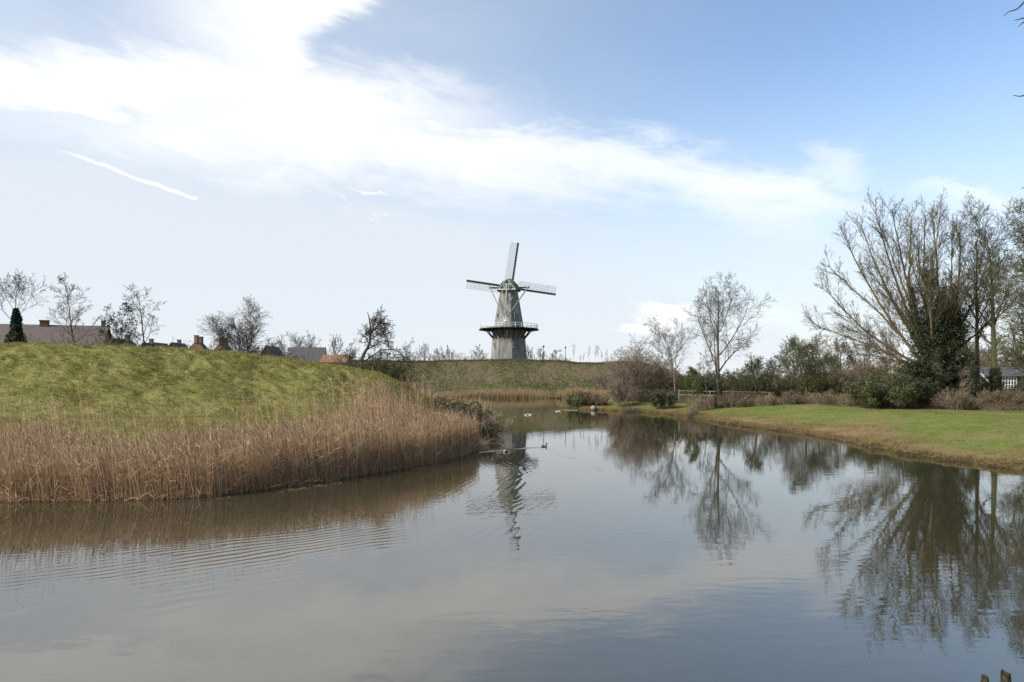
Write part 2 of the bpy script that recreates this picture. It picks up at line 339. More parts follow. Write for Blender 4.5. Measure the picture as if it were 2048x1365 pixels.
def terrain(x, y):
    sd = sdist(x, y)
    wl = 1-sst(x, -4, 6); wf = sst(y, 138, 152)*(1-sst(np.abs(x), 90, 140)); wn = 1-sst(y, 12, 20)
    lip = .32+(.12-.32)*wl; rise = 1.15+(1.9-1.15)*wl; wd = 13+(17-13)*wl
    rise = rise*(1-wf)+.7*wf; wd = wd*(1-wf)+5*wf
    rise = rise*(1-wn)+2.4*wn; wd = wd*(1-wn)+8*wn
    z = np.where(sd > 0, lip*(1-np.exp(-sd/.25))+rise*(sst(sd, -.12*wd, wd)-sst(0, -.12*wd, wd)), np.maximum(sd*.9, -.9))
    land = sst(sd, .3, 3)
    z = z+land*(fbm(x*.13, y*.13, 3, 11)-.5)*.35
    # embankment on the left
    d, i = polydist(x, y, CREST[:, :2]); k = np.clip(i.astype(int), 0, len(CREST)-2); fr = i-k
    zc = CREST[k, 2]*(1-fr)+CREST[k+1, 2]*fr
    zc = zc-.22; pr = .5+.5*np.cos(np.pi*np.clip((d-1.2)/14, 0, 1)); dk = np.where(sd > 0, pr*(zc > z), 0)
    z = z+(zc-z)*dk
    rough = dk*(1-.4*dk)+land*.25*wl
    z = z+rough*((fbm(x*.7+y*.2, y*1.1, 4, 21)-.5)*.5+(fbm(x*1.6+y*.4, y*2.6, 3, 31)-.5)*.36+np.clip(fbm(x*2.6, y*3.4, 2, 36)-.45, 0, 1)*.38*(np.abs(x) < 55))*sst(sd, 1, 4)
    # rampart that carries the windmill
    xx = x+fbm(y*.03, x*.03, 2, 3)*4
    front = sst(y, 161+1.5*np.sin(x*.05), 173.5); back = 1-sst(y, 215, 245)
    side = sst(x, -95, -55)*(1-sst(x, 28, 58))
    top = 9.0+.35*np.exp(-(x/9)**2)-.55*np.exp(-((x-21)/9)**2)-.25*np.exp(-((x+24)/8)**2)
    hl = front*back*side*np.where(sd > 0, 1, 0)
    z = z+(top-z)*hl*(sd > 0)+hl*(fbm(x*.3, y*.3, 4, 41)-.5)*.6
    far = sst(np.hypot(x, y), 250, 900)
    return z*(1-far)+2.2*far, sd, dk, hl
def GZ(x, y):
    z = terrain(np.array([float(x)]), np.array([float(y)]))[0]; return float(z[0])
def lines(spec):
    o = []
    for a, b, s in spec: o += list(np.arange(a, b-1e-6, s))
    o.append(spec[-1][1]); return np.array(o)
def geo(a, b, n): return list(np.geomspace(a, b, n))
gx = np.array([-v for v in geo(70, 4000, 16)][::-1]+list(lines([(-69, -48, 1.2), (-48, -3, .2), (-3, 32, .33), (32, 70, 1.2)]))+geo(71.5, 4000, 16))
gy = np.array([-400, -150, -60, -30, -15]+list(lines([(-8, 20, 1.2), (20, 28, .33), (28, 67, .2), (67, 72, .33), (72, 112, .9), (112, 150, 1.5), (150, 180, .7), (180, 250, 3)]))+geo(256, 6000, 22))
XX, YY = np.meshgrid(gx, gy); ZZ, SD, DK, HL = terrain(XX.ravel(), YY.ravel())
V = np.stack([XX.ravel(), YY.ravel(), ZZ], 1); nx, ny = len(gx), len(gy)
i, j = np.meshgrid(np.arange(nx-1), np.arange(ny-1)); Q = np.stack([j*nx+i, j*nx+i+1, (j+1)*nx+i+1, (j+1)*nx+i], -1).reshape(-1, 4)
def ground_material():
    m = bpy.data.materials.new('grassland'); m.use_nodes = True; t = m.node_tree; t.nodes.clear(); g = G(t)
    tc = g.n('ShaderNodeTexCoord'); P = tc.outputs['Object']
    def at_(nm): a = g.n('ShaderNodeAttribute'); a.attribute_name = nm; return a.outputs['Fac']
    big = g.noise(P, .22, 4, .6); mid = g.noise(P, 1.1, 6, .65); fine = g.noise(P, 7, 6, .7)
    rough = g.mix(g.smooth(mid, .25, .75), (.125,.132,.03,1), (.22,.19,.065,1)); rough = g.mix(g.m('MULTIPLY', g.smooth(fine, .5, .75), .6), rough, (.22,.17,.08,1))
    rough = g.mix(g.m('MULTIPLY', g.smooth(big, .5, .7), .6), rough, (.11,.135,.025,1))
    lawn = g.mix(g.smooth(mid, .3, .7), (.085,.115,.02,1), (.14,.155,.036,1)); lawn = g.mix(g.m('MULTIPLY', g.smooth(fine, .45, .7), .45), lawn, (.06,.075,.018,1)); lawn = g.mix(g.m('MULTIPLY', g.smooth(big, .45, .62), .6), lawn, (.17,.14,.055,1))
    hill = g.mix(g.smooth(mid, .35, .65), (.05,.06,.022,1), (.105,.105,.042,1)); hill = g.mix(g.smooth(big, .36, .58), hill, (.125,.10,.06,1))
    mud = g.mix(g.smooth(fine, .3, .7), (.018,.013,.008,1), (.055,.038,.02,1))
    dry = g.mix(g.smooth(fine, .3, .7), (.13,.085,.04,1), (.23,.16,.08,1))
    c = g.mix(at_('lawn'), rough, lawn); c = g.mix(at_('hill'), c, hill)
    df = g.m('ADD', at_('dry'), g.m('MULTIPLY_ADD', mid, .9, -.45)); c = g.mix(g.smooth(df, .3, .75), c, dry)
    c = g.mix(at_('mud'), c, mud)
    p = g.n('ShaderNodeBsdfPrincipled'); t.links.new(c, p.inputs['Base Color']); p.inputs['Roughness'].default_value = .95; p.inputs['Specular IOR Level'].default_value = .15
    b = g.n('ShaderNodeBump'); b.inputs['Distance'].default_value = .12; t.links.new(g.m('ADD', g.m('MULTIPLY', fine, .5), mid), b.inputs['Height']); t.links.new(b.outputs[0], p.inputs['Normal'])
    o = g.n('ShaderNodeOutputMaterial'); t.links.new(p.outputs[0], o.inputs[0]); return m
GM = ground_material()
xr, yr = XX.ravel(), YY.ravel()
att = {'lawn': sst(xr, 6, 14)*(1-sst(yr, 108, 120))*(1-sst(xr, 90, 120)),
       'hill': np.maximum(sst(HL, .02, .2), sst(yr, 128, 150)),
       'dry': np.clip((1-sst(SD, .6, 6.0))*.62, 0, 1)*(yr < 140)+np.where(yr >= 85, sst(yr, 104, 112)*.35*(1-sst(HL, .05, .3)), 0)+.45*(xr < 0)*(1-sst(SD, 6, 14))*(yr < 60)+.55*np.exp(-((xr-27.5)/4.5)**2-((yr-53)/5)**2)+.4*np.exp(-((xr-36)/5)**2-((yr-43)/2.5)**2),
       'mud': 1-sst(SD, .25, .75)}
def sub_ground(name, sel, label_kind='structure'):
    q = Q[sel]; u, inv = np.unique(q.ravel(), return_inverse=True)
    me = mesh_np(name, [(V[u], inv.reshape(-1, 4), 0)], [GM], True)
    for k, v in att.items():
        a = me.attributes.new(k, 'FLOAT', 'POINT'); a.data.foreach_set('value', v[u].astype(np.float32))
    return tag(link(name, me), kind=label_kind)
fd = DK[Q].mean(1) > .06; fh = (HL[Q].mean(1) > .04) & ~fd
sub_ground('embankment', fd); sub_ground('hill', fh); sub_ground('ground', ~fd & ~fh)

# ------------------------------------------------------------------ water with ripples and the wakes of the ducks
wx = np.array(list(lines([(-140, -30, 6), (-30, -20, .8), (-20, 12, .085), (12, 40, .8), (40, 60, 5)])))
wy = np.array(list(lines([(0, 9, 1.2), (9, 60, .085), (60, 175, 2)])))
WX, WY = np.meshgrid(wx, wy); x, y = WX.ravel(), WY.ravel(); hz = np.zeros_like(x)
def packet(PL, lam, wid, amp, off=0, t0=None, t1=None, both=True):
    "a train of crests parallel to a polyline; signed distance on one side"
    PL = catmull(PL, 6) if len(PL) > 2 else np.array(PL, float)
    xmin, xmax, ymin, ymax = PL[:, 0].min()-wid*3, PL[:, 0].max()+wid*3, PL[:, 1].min()-wid*3, PL[:, 1].max()+wid*3
    k = np.where((x > xmin) & (x < xmax) & (y > ymin) & (y < ymax))[0]
    d, ix = polydist(x[k], y[k], PL); s = ix/(len(PL)-1)
    j = np.clip(ix.astype(int), 0, len(PL)-2); dx = PL[j+1, 0]-PL[j, 0]; dy = PL[j+1, 1]-PL[j, 1]
    sg = np.sign(dx*(y[k]-PL[j, 1])-dy*(x[k]-PL[j, 0])); u = d*sg-off
    env = np.exp(-(u/wid)**2)*np.sin(np.pi*np.clip(s, 0, 1))**.35
    nz = np.clip(2.2*fbm(x[k]*.5+y[k]*.2, y[k]*.7, 3, int(lam*100))-.35, 0, 1.6); hz[k] += amp*env*nz*np.cos(2*np.pi*(u+1.7*lam*fbm(x[k]*.5, y[k]*.5, 3, 9))/lam)
def wp(px, py): D = CAMZ*F/(py-HOR); return ((px-1024)*D/F, D)
packet([wp(1090,894), wp(1010,900), wp(930,908), wp(870,914), wp(760,940)], .42, .4, .009)
packet([wp(1090,894), wp(1125,910), wp(1160,925), wp(1190,938), wp(1198,950), wp(1180,968)], .32, .42, .012)
packet([wp(1012,903), wp(1030,918), wp(1048,932), wp(1056,948), wp(1046,975)], .34, .45, .005)
packet([wp(1000,908), wp(1015,922), wp(1034,935), wp(1040,952)], .30, .35, .0035)
packet([wp(975,1010), wp(1010,990), wp(1050,962), wp(1085,940)], .33, 3.0, .0026)
packet([wp(985,1080), wp(1025,1050), wp(1060,1030), wp(1110,1000)], .36, 2.8, .0022)
# long arms of an old wake running over the left half
packet([wp(700,1010), wp(800,1000), wp(900,985), wp(960,960)], .3, 2.2, .0012)
packet([wp(1080,1000), wp(1130,985), wp(1160,965)], .28, 1.6, .0010)
packet([wp(-80,1195), wp(250,1150), wp(560,1105), wp(870,1060)], .34, 1.9, .0052)
packet([wp(-80,1130), wp(250,1108), wp(560,1075), wp(800,1040)], .27, 1.0, .002)
packet([wp(-60,1235), wp(300,1190), wp(620,1150)], .5, .9, .0022)
packet([wp(1560,1300), wp(1750,1330), wp(1990,1372)], .22, .4, .0008)
V2 = np.stack([x, y, hz*np.clip(1, 0, 1)], 1); nx2, ny2 = len(wx), len(wy)
i, j = np.meshgrid(np.arange(nx2-1), np.arange(ny2-1)); Q2 = np.stack([j*nx2+i, j*nx2+i+1, (j+1)*nx2+i+1, (j+1)*nx2+i], -1).reshape(-1, 4)
def water_material():
    m = bpy.data.materials.new('moat_water'); m.use_nodes = True; t = m.node_tree; t.nodes.clear(); g = G(t)
    tc = g.n('ShaderNodeTexCoord'); P = tc.outputs['Object']
    st = g.n('ShaderNodeMapping'); t.links.new(P, st.inputs[0]); st.inputs['Scale'].default_value = (.8, 1.9, 1); st.inputs['Rotation'].default_value = (0, 0, R(8))
    a = g.noise(st.outputs[0], 1.35, 2, .45, .3); b = g.noise(st.outputs[0], 6, 2, .5); gust = g.smooth(g.noise(P, .07, 3, .5), .38, .62)
    h = g.m('MULTIPLY', g.m('ADD', a, g.m('MULTIPLY', b, .13)), g.m('MULTIPLY_ADD', gust, .75, .4))
    bu = g.n('ShaderNodeBump'); bu.inputs['Distance'].default_value = .0034; bu.inputs['Strength'].default_value = 1; t.links.new(h, bu.inputs['Height'])
    p = g.n('ShaderNodeBsdfPrincipled'); mur = g.mix(g.smooth(g.noise(P, .1, 3), .3, .7), (.030,.027,.014,1), (.038,.034,.02,1))
    t.links.new(mur, p.inputs['Base Color']); p.inputs['Roughness'].default_value = .0; p.inputs['IOR'].default_value = 2.4; p.inputs['Specular Tint'].default_value = (1, .95, .885, 1); t.links.new(bu.outputs[0], p.inputs['Normal'])
    o = g.n('ShaderNodeOutputMaterial'); t.links.new(p.outputs[0], o.inputs[0]); return m
water = tag(link('water', mesh_np('water', [(V2, Q2, 0)], [water_material()], True)), kind='structure')

# ------------------------------------------------------------------ blades, reeds, leaves
def ribbons(base, dirv, length, width, bend, n=3, side=None, tip=.15):
    "curved tapering flat blades: base[N,3], dir[N,3]"
    N = len(base); side = nrm(np.cross(dirv, rs.randn(N, 3))) if side is None else side
    t = np.linspace(0, 1, n+1)[None, :, None]
    c = base[:, None]+dirv[:, None]*length[:, None, None]*t+bend[:, None]*(t**2)
    wd = width[:, None, None]*(1-(1-tip)*t)
    V = np.stack([c-side[:, None]*wd/2, c+side[:, None]*wd/2], 2).reshape(N, -1, 3)
    k = np.arange(n)[:, None]; f = (np.array([[0, 1, 3, 2]])+2*k)[None]+(np.arange(N)*2*(n+1))[:, None, None]
    return V.reshape(-1, 3), f.reshape(-1, 4)
def leafquads(c, size, flat=None):
    N = len(c); a = nrm(rs.randn(N, 3)); b = nrm(np.cross(a, rs.randn(N, 3))); s = (size*(.6+.8*rs.rand(N)))[:, None]
    v = np.stack([c-a*s*.5, c+b*s*.32, c+a*s*.5, c-b*s*.32], 1).reshape(-1, 3)
    return v, np.arange(N*4).reshape(-1, 4)
def tufts(pts, hgt, width, per=4, spread=.5, lean=0.5, drift=(0, 0)):
    N = len(pts)*per; b = np.repeat(pts, per, 0)+np.concatenate([rs.randn(N, 2)*spread*.1, np.zeros((N, 1))], 1)
    d = nrm(np.concatenate([rs.randn(N, 2)*lean+np.array(drift), np.ones((N, 1))], 1)); L = np.repeat(hgt, per)*(.5+.8*rs.rand(N))
    bend = np.concatenate([d[:, :2]*L[:, None]*.9, -L[:, None]*.35*rs.rand(N, 1)], 1)
    return ribbons(b-np.array([0, 0, .02]), d, L, width*(.6+.8*rs.rand(N)), bend, 1, tip=.1)
def along(PL, n, dlo, dhi, power=1.0, i0=0, i1=None):
    "random points beside a polyline on the land side"
    PL = PL[i0:i1]; seg = np.hypot(*(PL[1:]-PL[:-1]).T); cs = np.concatenate([[0], np.cumsum(seg)])
    s = rs.rand(n)*cs[-1]; i = np.clip(np.searchsorted(cs, s)-1, 0, len(seg)-1); f = (s-cs[i])/seg[i]
    p = PL[i]*(1-f)[:, None]+PL[i+1]*f[:, None]; t = nrm(PL[i+1]-PL[i]); nrm2 = np.stack([-t[:, 1], t[:, 0]], 1)
    return p+nrm2*(dlo+(dhi-dlo)*rs.rand(n)**power)[:, None]
def on_ground(xy):
    z, sd, dk, hl = terrain(xy[:, 0], xy[:, 1]); return np.column_stack([xy, z]), sd, dk, hl
def scatter(n, x0, x1, y0, y1):
    return np.column_stack([x0+(x1-x0)*rs.rand(n), y0+(y1-y0)*rs.rand(n)])
# reed belt along the left shore
xy = along(LSH[:, :2], 62000, -.6, 6.5, 1.15, 8, 84); xy = np.concatenate([xy, along(LSH, 11000, -.5, .8, 1, 8, 84)])
P3, sd, dk, hl = on_ground(xy); dens = fbm(xy[:, 0]*.35, xy[:, 1]*.35, 3, 77)
lx = xy[:, 0]
wlim = 4.0+2.4*sst(lx, -14, -6)+(dens-.5)*3.5+1.6*rs.rand(len(lx))**3
P3[:, 2] += 0
keep = (xy[:, 1] < 44.5) & (sd > -.45-.5*(dens-.5)) & (sd < wlim) & (rs.rand(len(lx)) < .35+1.1*dens) & (lx > -40) & (xy[:, 1] < 60)
P3, sd, dens, lx = P3[keep], sd[keep], dens[keep], lx[keep]; N = len(P3)
H_ = (1.75+.6*rs.rand(N)+.5*(dens-.5)+.35*sst(lx, -14, -6))*(1-.42*np.exp(-((sd-.0)/.45)**2)*rs.rand(N)); back = rs.rand(N) < .2*sst(sd, .8, 3.2); H_ = np.where(back, H_*(1.22+.45*rs.rand(N)), H_*(.82+.14*rs.rand(N)))
P3[:, 2] = np.maximum(P3[:, 2], -.05)
d = nrm(np.column_stack([rs.randn(N)*.10-.05, rs.randn(N)*.10-.03, np.ones(N)])); rag = rs.rand(N) < .10; d[rag] = nrm(d[rag]+np.column_stack([rs.randn(rag.sum(), 2)*.5, np.zeros(rag.sum())])); H_[rag] *= .6
bend = np.column_stack([rs.randn(N)*.10-.12, rs.randn(N)*.12, -.05*rs.rand(N)])
parts = [(*ribbons(P3, d, H_, .013+.008*rs.rand(N), bend, 2, tip=.45), 0)]
tops = P3+d*H_[:, None]+bend
for q in range(2):
    f = .25+.65*rs.rand(N); b = P3+d*(H_*f)[:, None]+bend*(f**2)[:, None]; ld = nrm(np.column_stack([rs.randn(N)*.55-.15, rs.randn(N)*.5, .9+.0*f])); LL = .25+.35*rs.rand(N)
    parts.append((*ribbons(b, ld, LL, .016+.01*rs.rand(N), np.column_stack([ld[:, 0]*.25, ld[:, 1]*.25, -.22*rs.rand(N)]), 1, tip=.05), 0))
pm = (rs.rand(N) < .26) & ~rag; pl = tops[pm]; n = len(pl); pd = nrm(np.column_stack([-.28+rs.randn(n)*.3, rs.randn(n)*.25, np.ones(n)]))
parts.append((*ribbons(pl-pd*.03, pd, .17+.12*rs.rand(n), .035+.03*rs.rand(n), np.column_stack([-.09*rs.rand(n), 0*pl[:, 0], -.06*rs.rand(n)]), 2, tip=.1), 1))
tag(link('reeds', mesh_np('reeds', parts, [M['reed'], M['reed_dark']])), kind='stuff', label='dry brown reeds standing along the left bank in front of the embankment', cat='reeds')
# straw heap leaning out at the water line
xy = along(LSH, 9000, -.35, .35, 1, 8, 84); P3, sd, _, _ = on_ground(xy); kk = (P3[:, 0] > -38) & (P3[:, 1] < 58); P3 = P3[kk]; P3[:, 2] = np.maximum(P3[:, 2], .0); n = len(P3)
d = nrm(np.column_stack([rs.randn(n)*.6, rs.randn(n)*.6-.25, .8*np.ones(n)])); L = .3+.55*rs.rand(n)
tag(link('straw', mesh_np('straw', [(*ribbons(P3, d, L, .018+.012*rs.rand(n), np.column_stack([d[:, 0]*.3, d[:, 1]*.3, -.45*L*rs.rand(n)]), 2), 0)], [M['reed']])), kind='stuff', label='tangled straw at the foot of the left reeds', cat='straw')
xy = along(LSH, 2600, -1.3, .1, 1.6, 8, 84); kk = (xy[:, 0] > -36) & (xy[:, 1] < 56) & (fbm(xy[:, 0]*.6, xy[:, 1]*.6, 2, 14) > .5); xy = xy[kk]; n = len(xy); d = nrm(np.column_stack([rs.randn(n), rs.randn(n)*.6, np.zeros(n)]))
tag(link('floating_straw', mesh_np('floating_straw', [(*ribbons(np.column_stack([xy, np.full(n, .006)+.004*rs.rand(n)]), d, .08+.5*rs.rand(n)**2, .012+.02*rs.rand(n), rs.randn(n, 3)*np.array([.03, .03, 0]), 1, side=np.column_stack([-d[:, 1], d[:, 0], 0*d[:, 0]]), tip=.6), 0)], [M['reed']])), kind='stuff', label='bits of broken reed floating beside the left bank', cat='debris')
xy = scatter(9000, 19, 62, 34, 88); P3, sd, dk, hl = on_ground(xy); kk = (sd > .8) & (rs.rand(len(xy)) < .15+.85*sst(xy[:, 1], 50, 80)*(fbm(xy[:, 0]*.3, xy[:, 1]*.3, 2, 15) > .45)); P3 = P3[kk]+np.array([0, 0, .05])
tag(link('fallen_leaves', mesh_np('fallen_leaves', [(*leafquads(P3, .09), 0)], [M['leaf_brown']])), kind='stuff', label='fallen brown leaves scattered over the right lawn', cat='leaves')
# far reed fringe under the rampart
xy = along(LSH, 9000, -.3, 3.5, 1.2, 84, None); xy2 = along(FSH, 22000, -.3, 4.2, 1.2); xy = np.concatenate([xy, xy2]); P3, sd, _, _ = on_ground(xy)
n0 = fbm(xy[:, 0]*.12, xy[:, 1]*.12, 2, 55); gap = np.exp(-((xy[:, 0]-10)/2.2)**2); kk = (rs.rand(len(xy)) > gap*.9); P3 = P3[kk]; n0 = n0[kk]; n = len(P3)
P3[:, 2] = np.maximum(P3[:, 2], 0); d = nrm(np.column_stack([rs.randn(n)*.13, rs.randn(n)*.13, np.ones(n)])); L = (.7+.6*rs.rand(n)+(n0-.5)*1.6)
tag(link('reeds', mesh_np('reeds', [(*ribbons(P3, d, L, .05+.03*rs.rand(n), rs.randn(n, 3)*.12, 1, tip=.2), 0)], [M['reed_far']])), kind='stuff', label='pale straw coloured reed fringe along the far shore below the windmill hill', cat='reeds')
# rough grass of the embankment
xy = scatter(230000, -50, -3, 29, 68); kk = (xy[:, 0] > -.80*xy[:, 1]-3); xy = xy[kk]; P3, sd, dk, hl = on_ground(xy)
kk = (sd > 3.0) & (xy[:, 1] < np.interp(xy[:, 0], CREST[:, 0], CREST[:, 1])+3); P3, sd, dk = P3[kk], sd[kk], dk[kk]
hn = fbm(P3[:, 0]*.5, P3[:, 1]*.5, 3, 91)
cr_ = np.exp(-((P3[:, 1]-np.interp(P3[:, 0], CREST[:, 0], CREST[:, 1]))/1.6)**2); hp = np.clip(fbm(P3[:, 0]*2.6, P3[:, 1]*3.4, 2, 36)-.45, 0, 1)
t1 = tufts(P3, .05+.35*np.clip(hn-.45, 0, 1)+.3*hp+.05*cr_+.2*(rs.rand(len(P3)) < .02), .026, 3, .8, .6, (.15, -.4))
tag(link('grass', mesh_np('grass', [(*t1, 0)], [M['grass_blade']])), kind='stuff', label='rough olive grass covering the left embankment', cat='grass')
# lawn blades and withered fringe on the right bank
xy = scatter(150000, 19, 64, 32, 86); kk = (xy[:, 0] < .80*xy[:, 1]+3); xy = xy[kk]; P3, sd, dk, hl = on_ground(xy); kk = sd > 1.2+2.0*fbm(xy[:, 0]*.4, xy[:, 1]*.4, 3, 66); P3 = P3[kk]
t1 = tufts(P3, (.03+.16*np.clip(fbm(P3[:, 0]*.8, P3[:, 1]*.8, 4, 67)-.35, 0, 1)), .022, 2, .8, .6)
tag(link('grass', mesh_np('grass', [(*t1, 0)], [M['lawn_blade']])), kind='stuff', label='short green lawn grass on the right bank', cat='grass')
xy = along(RSH, 42000, -.12, 5.5, 1.7, 30, 102); P3, sd, dk, hl = on_ground(xy); hn = fbm(P3[:, 0]*.55, P3[:, 1]*.55, 3, 92)
kk = (P3[:, 2] > 0) & (rs.rand(len(P3)) < 1.25-sd*.16) & ((hn > .42) | (sd < 1)); P3, hn, sd = P3[kk], hn[kk], sd[kk]
t1 = tufts(P3, (.10+.5*np.clip(hn-.32, 0, 1))*(.6+.4*np.exp(-sd)), .02, 3, .9, .8, (-.25, -.2))
tag(link('grass', mesh_np('grass', [(*t1, 0)], [M['dead_grass']])), kind='stuff', label='withered brown grass hanging over the edge of the right bank', cat='grass')
# coarse growth on the rampart
xy = scatter(60000, -45, 50, 159, 178); P3, sd, dk, hl = on_ground(xy); kk = sd > 2; P3 = P3[kk]; hn = fbm(P3[:, 0]*.2, P3[:, 1]*.2, 3, 93)
t1 = tufts(P3, .15+.5*np.clip(hn-.35, 0, 1)+.35*np.exp(-((P3[:, 1]-174)/1.5)**2), .07, 3, 1.5, .6)
tag(link('grass', mesh_np('grass', [(*t1, 0)], [M['far_grass']])), kind='stuff', label='coarse dull grass on the slope of the windmill hill', cat='grass')

# ------------------------------------------------------------------ trees
def grow(rng, P0, D0, L0, R0, spec, rmin=.012):
    "level by level: each level is (points[B,n,3], radii[B,n])"
    out = []; P0, D0, L0, R0 = map(lambda a: np.array(a, float), (P0, D0, L0, R0))
    for li, s in enumerate(spec):
        B = len(P0); n = s.get('n', 5); P = np.empty((B, n, 3)); P[:, 0] = P0; d = nrm(D0); step = (L0/(n-1))[:, None]
        for k in range(1, n):
            d = nrm(d+rng.randn(B, 3)*s.get('wob', .12)+np.array([0, 0, s.get('up', 0)])+np.array(s.get('drift', (0, 0, 0)))); P[:, k] = P[:, k-1]+d*step
        t = np.linspace(0, 1, n)[None]; Rd = np.maximum(R0[:, None]*(1-(1-s.get('tip', .3))*t), rmin); out.append((P, Rd))
        c = s.get('c', 0)
        if not c: break
        lo, hi = s.get('t', (.3, 1)); tt = lo+(hi-lo)*(np.arange(c)[None]+rng.rand(B, c))/c
        fi = tt*(n-1); i = np.minimum(fi.astype(int), n-2); fr = fi-i; bi = np.arange(B)[:, None]
        pos = P[bi, i]*(1-fr)[..., None]+P[bi, i+1]*fr[..., None]; tan = nrm(P[bi, i+1]-P[bi, i]); rad = Rd[bi, i]*(1-fr)+Rd[bi, i+1]*fr
        an = np.radians(s.get('a', (25, 50))[0]+(s.get('a', (25, 50))[1]-s.get('a', (25, 50))[0])*rng.rand(B, c)); ph = rng.rand(B, 1)*6.28+np.arange(c)[None]*2.4+rng.randn(B, c)*.4
        u = nrm(np.cross(tan, np.array([.31, .17, .93])+0*tan)); v = np.cross(tan, u)
        nd = tan*np.cos(an)[..., None]+(u*np.cos(ph)[..., None]+v*np.sin(ph)[..., None])*np.sin(an)[..., None]
        l = s.get('l', (.4, .7)); nl = L0[:, None]*(l[0]+(l[1]-l[0])*rng.rand(B, c))*(1-s.get('sh', .4)*(tt-lo)/(hi-lo+1e-6))
        nr = np.minimum(rad*s.get('r', .6), rad*.95)
        P0, D0, L0, R0 = pos.reshape(-1, 3), nd.reshape(-1, 3), nl.ravel(), nr.ravel()
    return out
def tubeparts(levels, ks, m=0):
    return [(*tubes(P, Rd, k), m) for (P, Rd), k in zip(levels, ks)]
def std_spec(c=(7, 6, 6, 4), up=(.02, .10, .06, .03), a=((28, 52), (25, 50), (25, 55)), l=((.35, .6), (.35, .6), (.4, .7)), t0=(.3, 1), wob=(.05, .13, .16, .2, .2), sh=(.45, .4, .3), droop=0):
    return [dict(n=8, wob=wob[0], up=up[0], c=c[0], t=t0, a=a[0], l=l[0], sh=sh[0], r=.5, tip=.10),
            dict(n=7, wob=wob[1], up=up[1], c=c[1], t=(.2, 1), a=a[1], l=l[1], sh=sh[1], r=.55, tip=.25),
            dict(n=5, wob=wob[2], up=up[2]-droop, c=c[2], t=(.15, 1), a=a[2], l=l[2], sh=sh[2], r=.6, tip=.35),
            dict(n=4, wob=wob[3], up=up[3]-droop, c=c[3], t=(.2, 1), a=(25, 55), l=(.4, .75), r=.7, tip=.5),
            dict(n=3, wob=wob[4], up=up[3]-droop, tip=.6)]
def tree(name, label, px, D, pytop, spec, seed, r0, bark='bark', rmin=.012, group=None, lean=(0, 0), stems=None, hfrac=1.0, leaves=None, ivy=None, base_z=None, cat='tree', twig=None, fit=True):
    rng = np.random.RandomState(seed); X0 = (px-1024)*D/F; z0 = GZ(X0, D) if base_z is None else base_z
    Htot = CAMZ+(HOR-pytop)*D/F-z0; o = empty(name, (X0, D, z0), label, cat, group)
    if stems is None: stems = [((0, 0, -.3), (lean[0], lean[1], 1), 1.0, 1.0)]
    P0 = [s[0] for s in stems]; D0 = [s[1] for s in stems]; L0 = [Htot*hfrac*s[2] for s in stems]; R0 = [r0*s[3] for s in stems]
    lv = grow(rng, P0, D0, L0, R0, spec, rmin)
    if fit:
        zs = np.concatenate([p[..., 2].ravel() for p, _ in lv]); sc = Htot/np.percentile(zs, 99.9); lv = [(p*sc, r) for p, r in lv]
    mb = M[bark]; tw = M[twig or bark]
    link('trunk', mesh_np('trunk', tubeparts(lv[:1], [8]), [mb], True), o)
    ks = [5, 3, 3, 3, 3]; link('crown', mesh_np('crown', tubeparts(lv[1:2], [5], 0)+tubeparts(lv[2:], ks[1:], 1), [mb, tw], True), o)
    if leaves:
        n, size, mat = leaves; P = lv[-1][0].reshape(-1, 3); P = P[rng.randint(len(P), size=n)]+rng.randn(n, 3)*.12
        link('leaves', mesh_np('leaves', [(*leafquads(P, size), 0)], [M[mat]]), o)
    if ivy:
        (h0, h1, ra, rb, n, size) = ivy; P, Rd = lv[0]; P = P[0]; zz = rng.rand(n)**1.2*(h1-h0)+h0
        cx = np.interp(zz, P[:, 2], P[:, 0]); cy = np.interp(zz, P[:, 2], P[:, 1]); rr = (ra+(rb-ra)*(zz-h0)/(h1-h0))*(.45+.55*rng.rand(n)**.5)*(1+.12*np.sin(zz*2.3+seed)); th = rng.rand(n)*6.283
        rr = rr*(.72+.6*vnoise(th*1.6, zz*1.3, seed)); c = np.column_stack([cx+rr*np.cos(th), cy+rr*np.sin(th), zz])+rng.randn(n, 3)*.06; link('ivy', mesh_np('ivy', [(*leafquads(c, size), 0)], [M['ivy']]), o)
    return o, lv

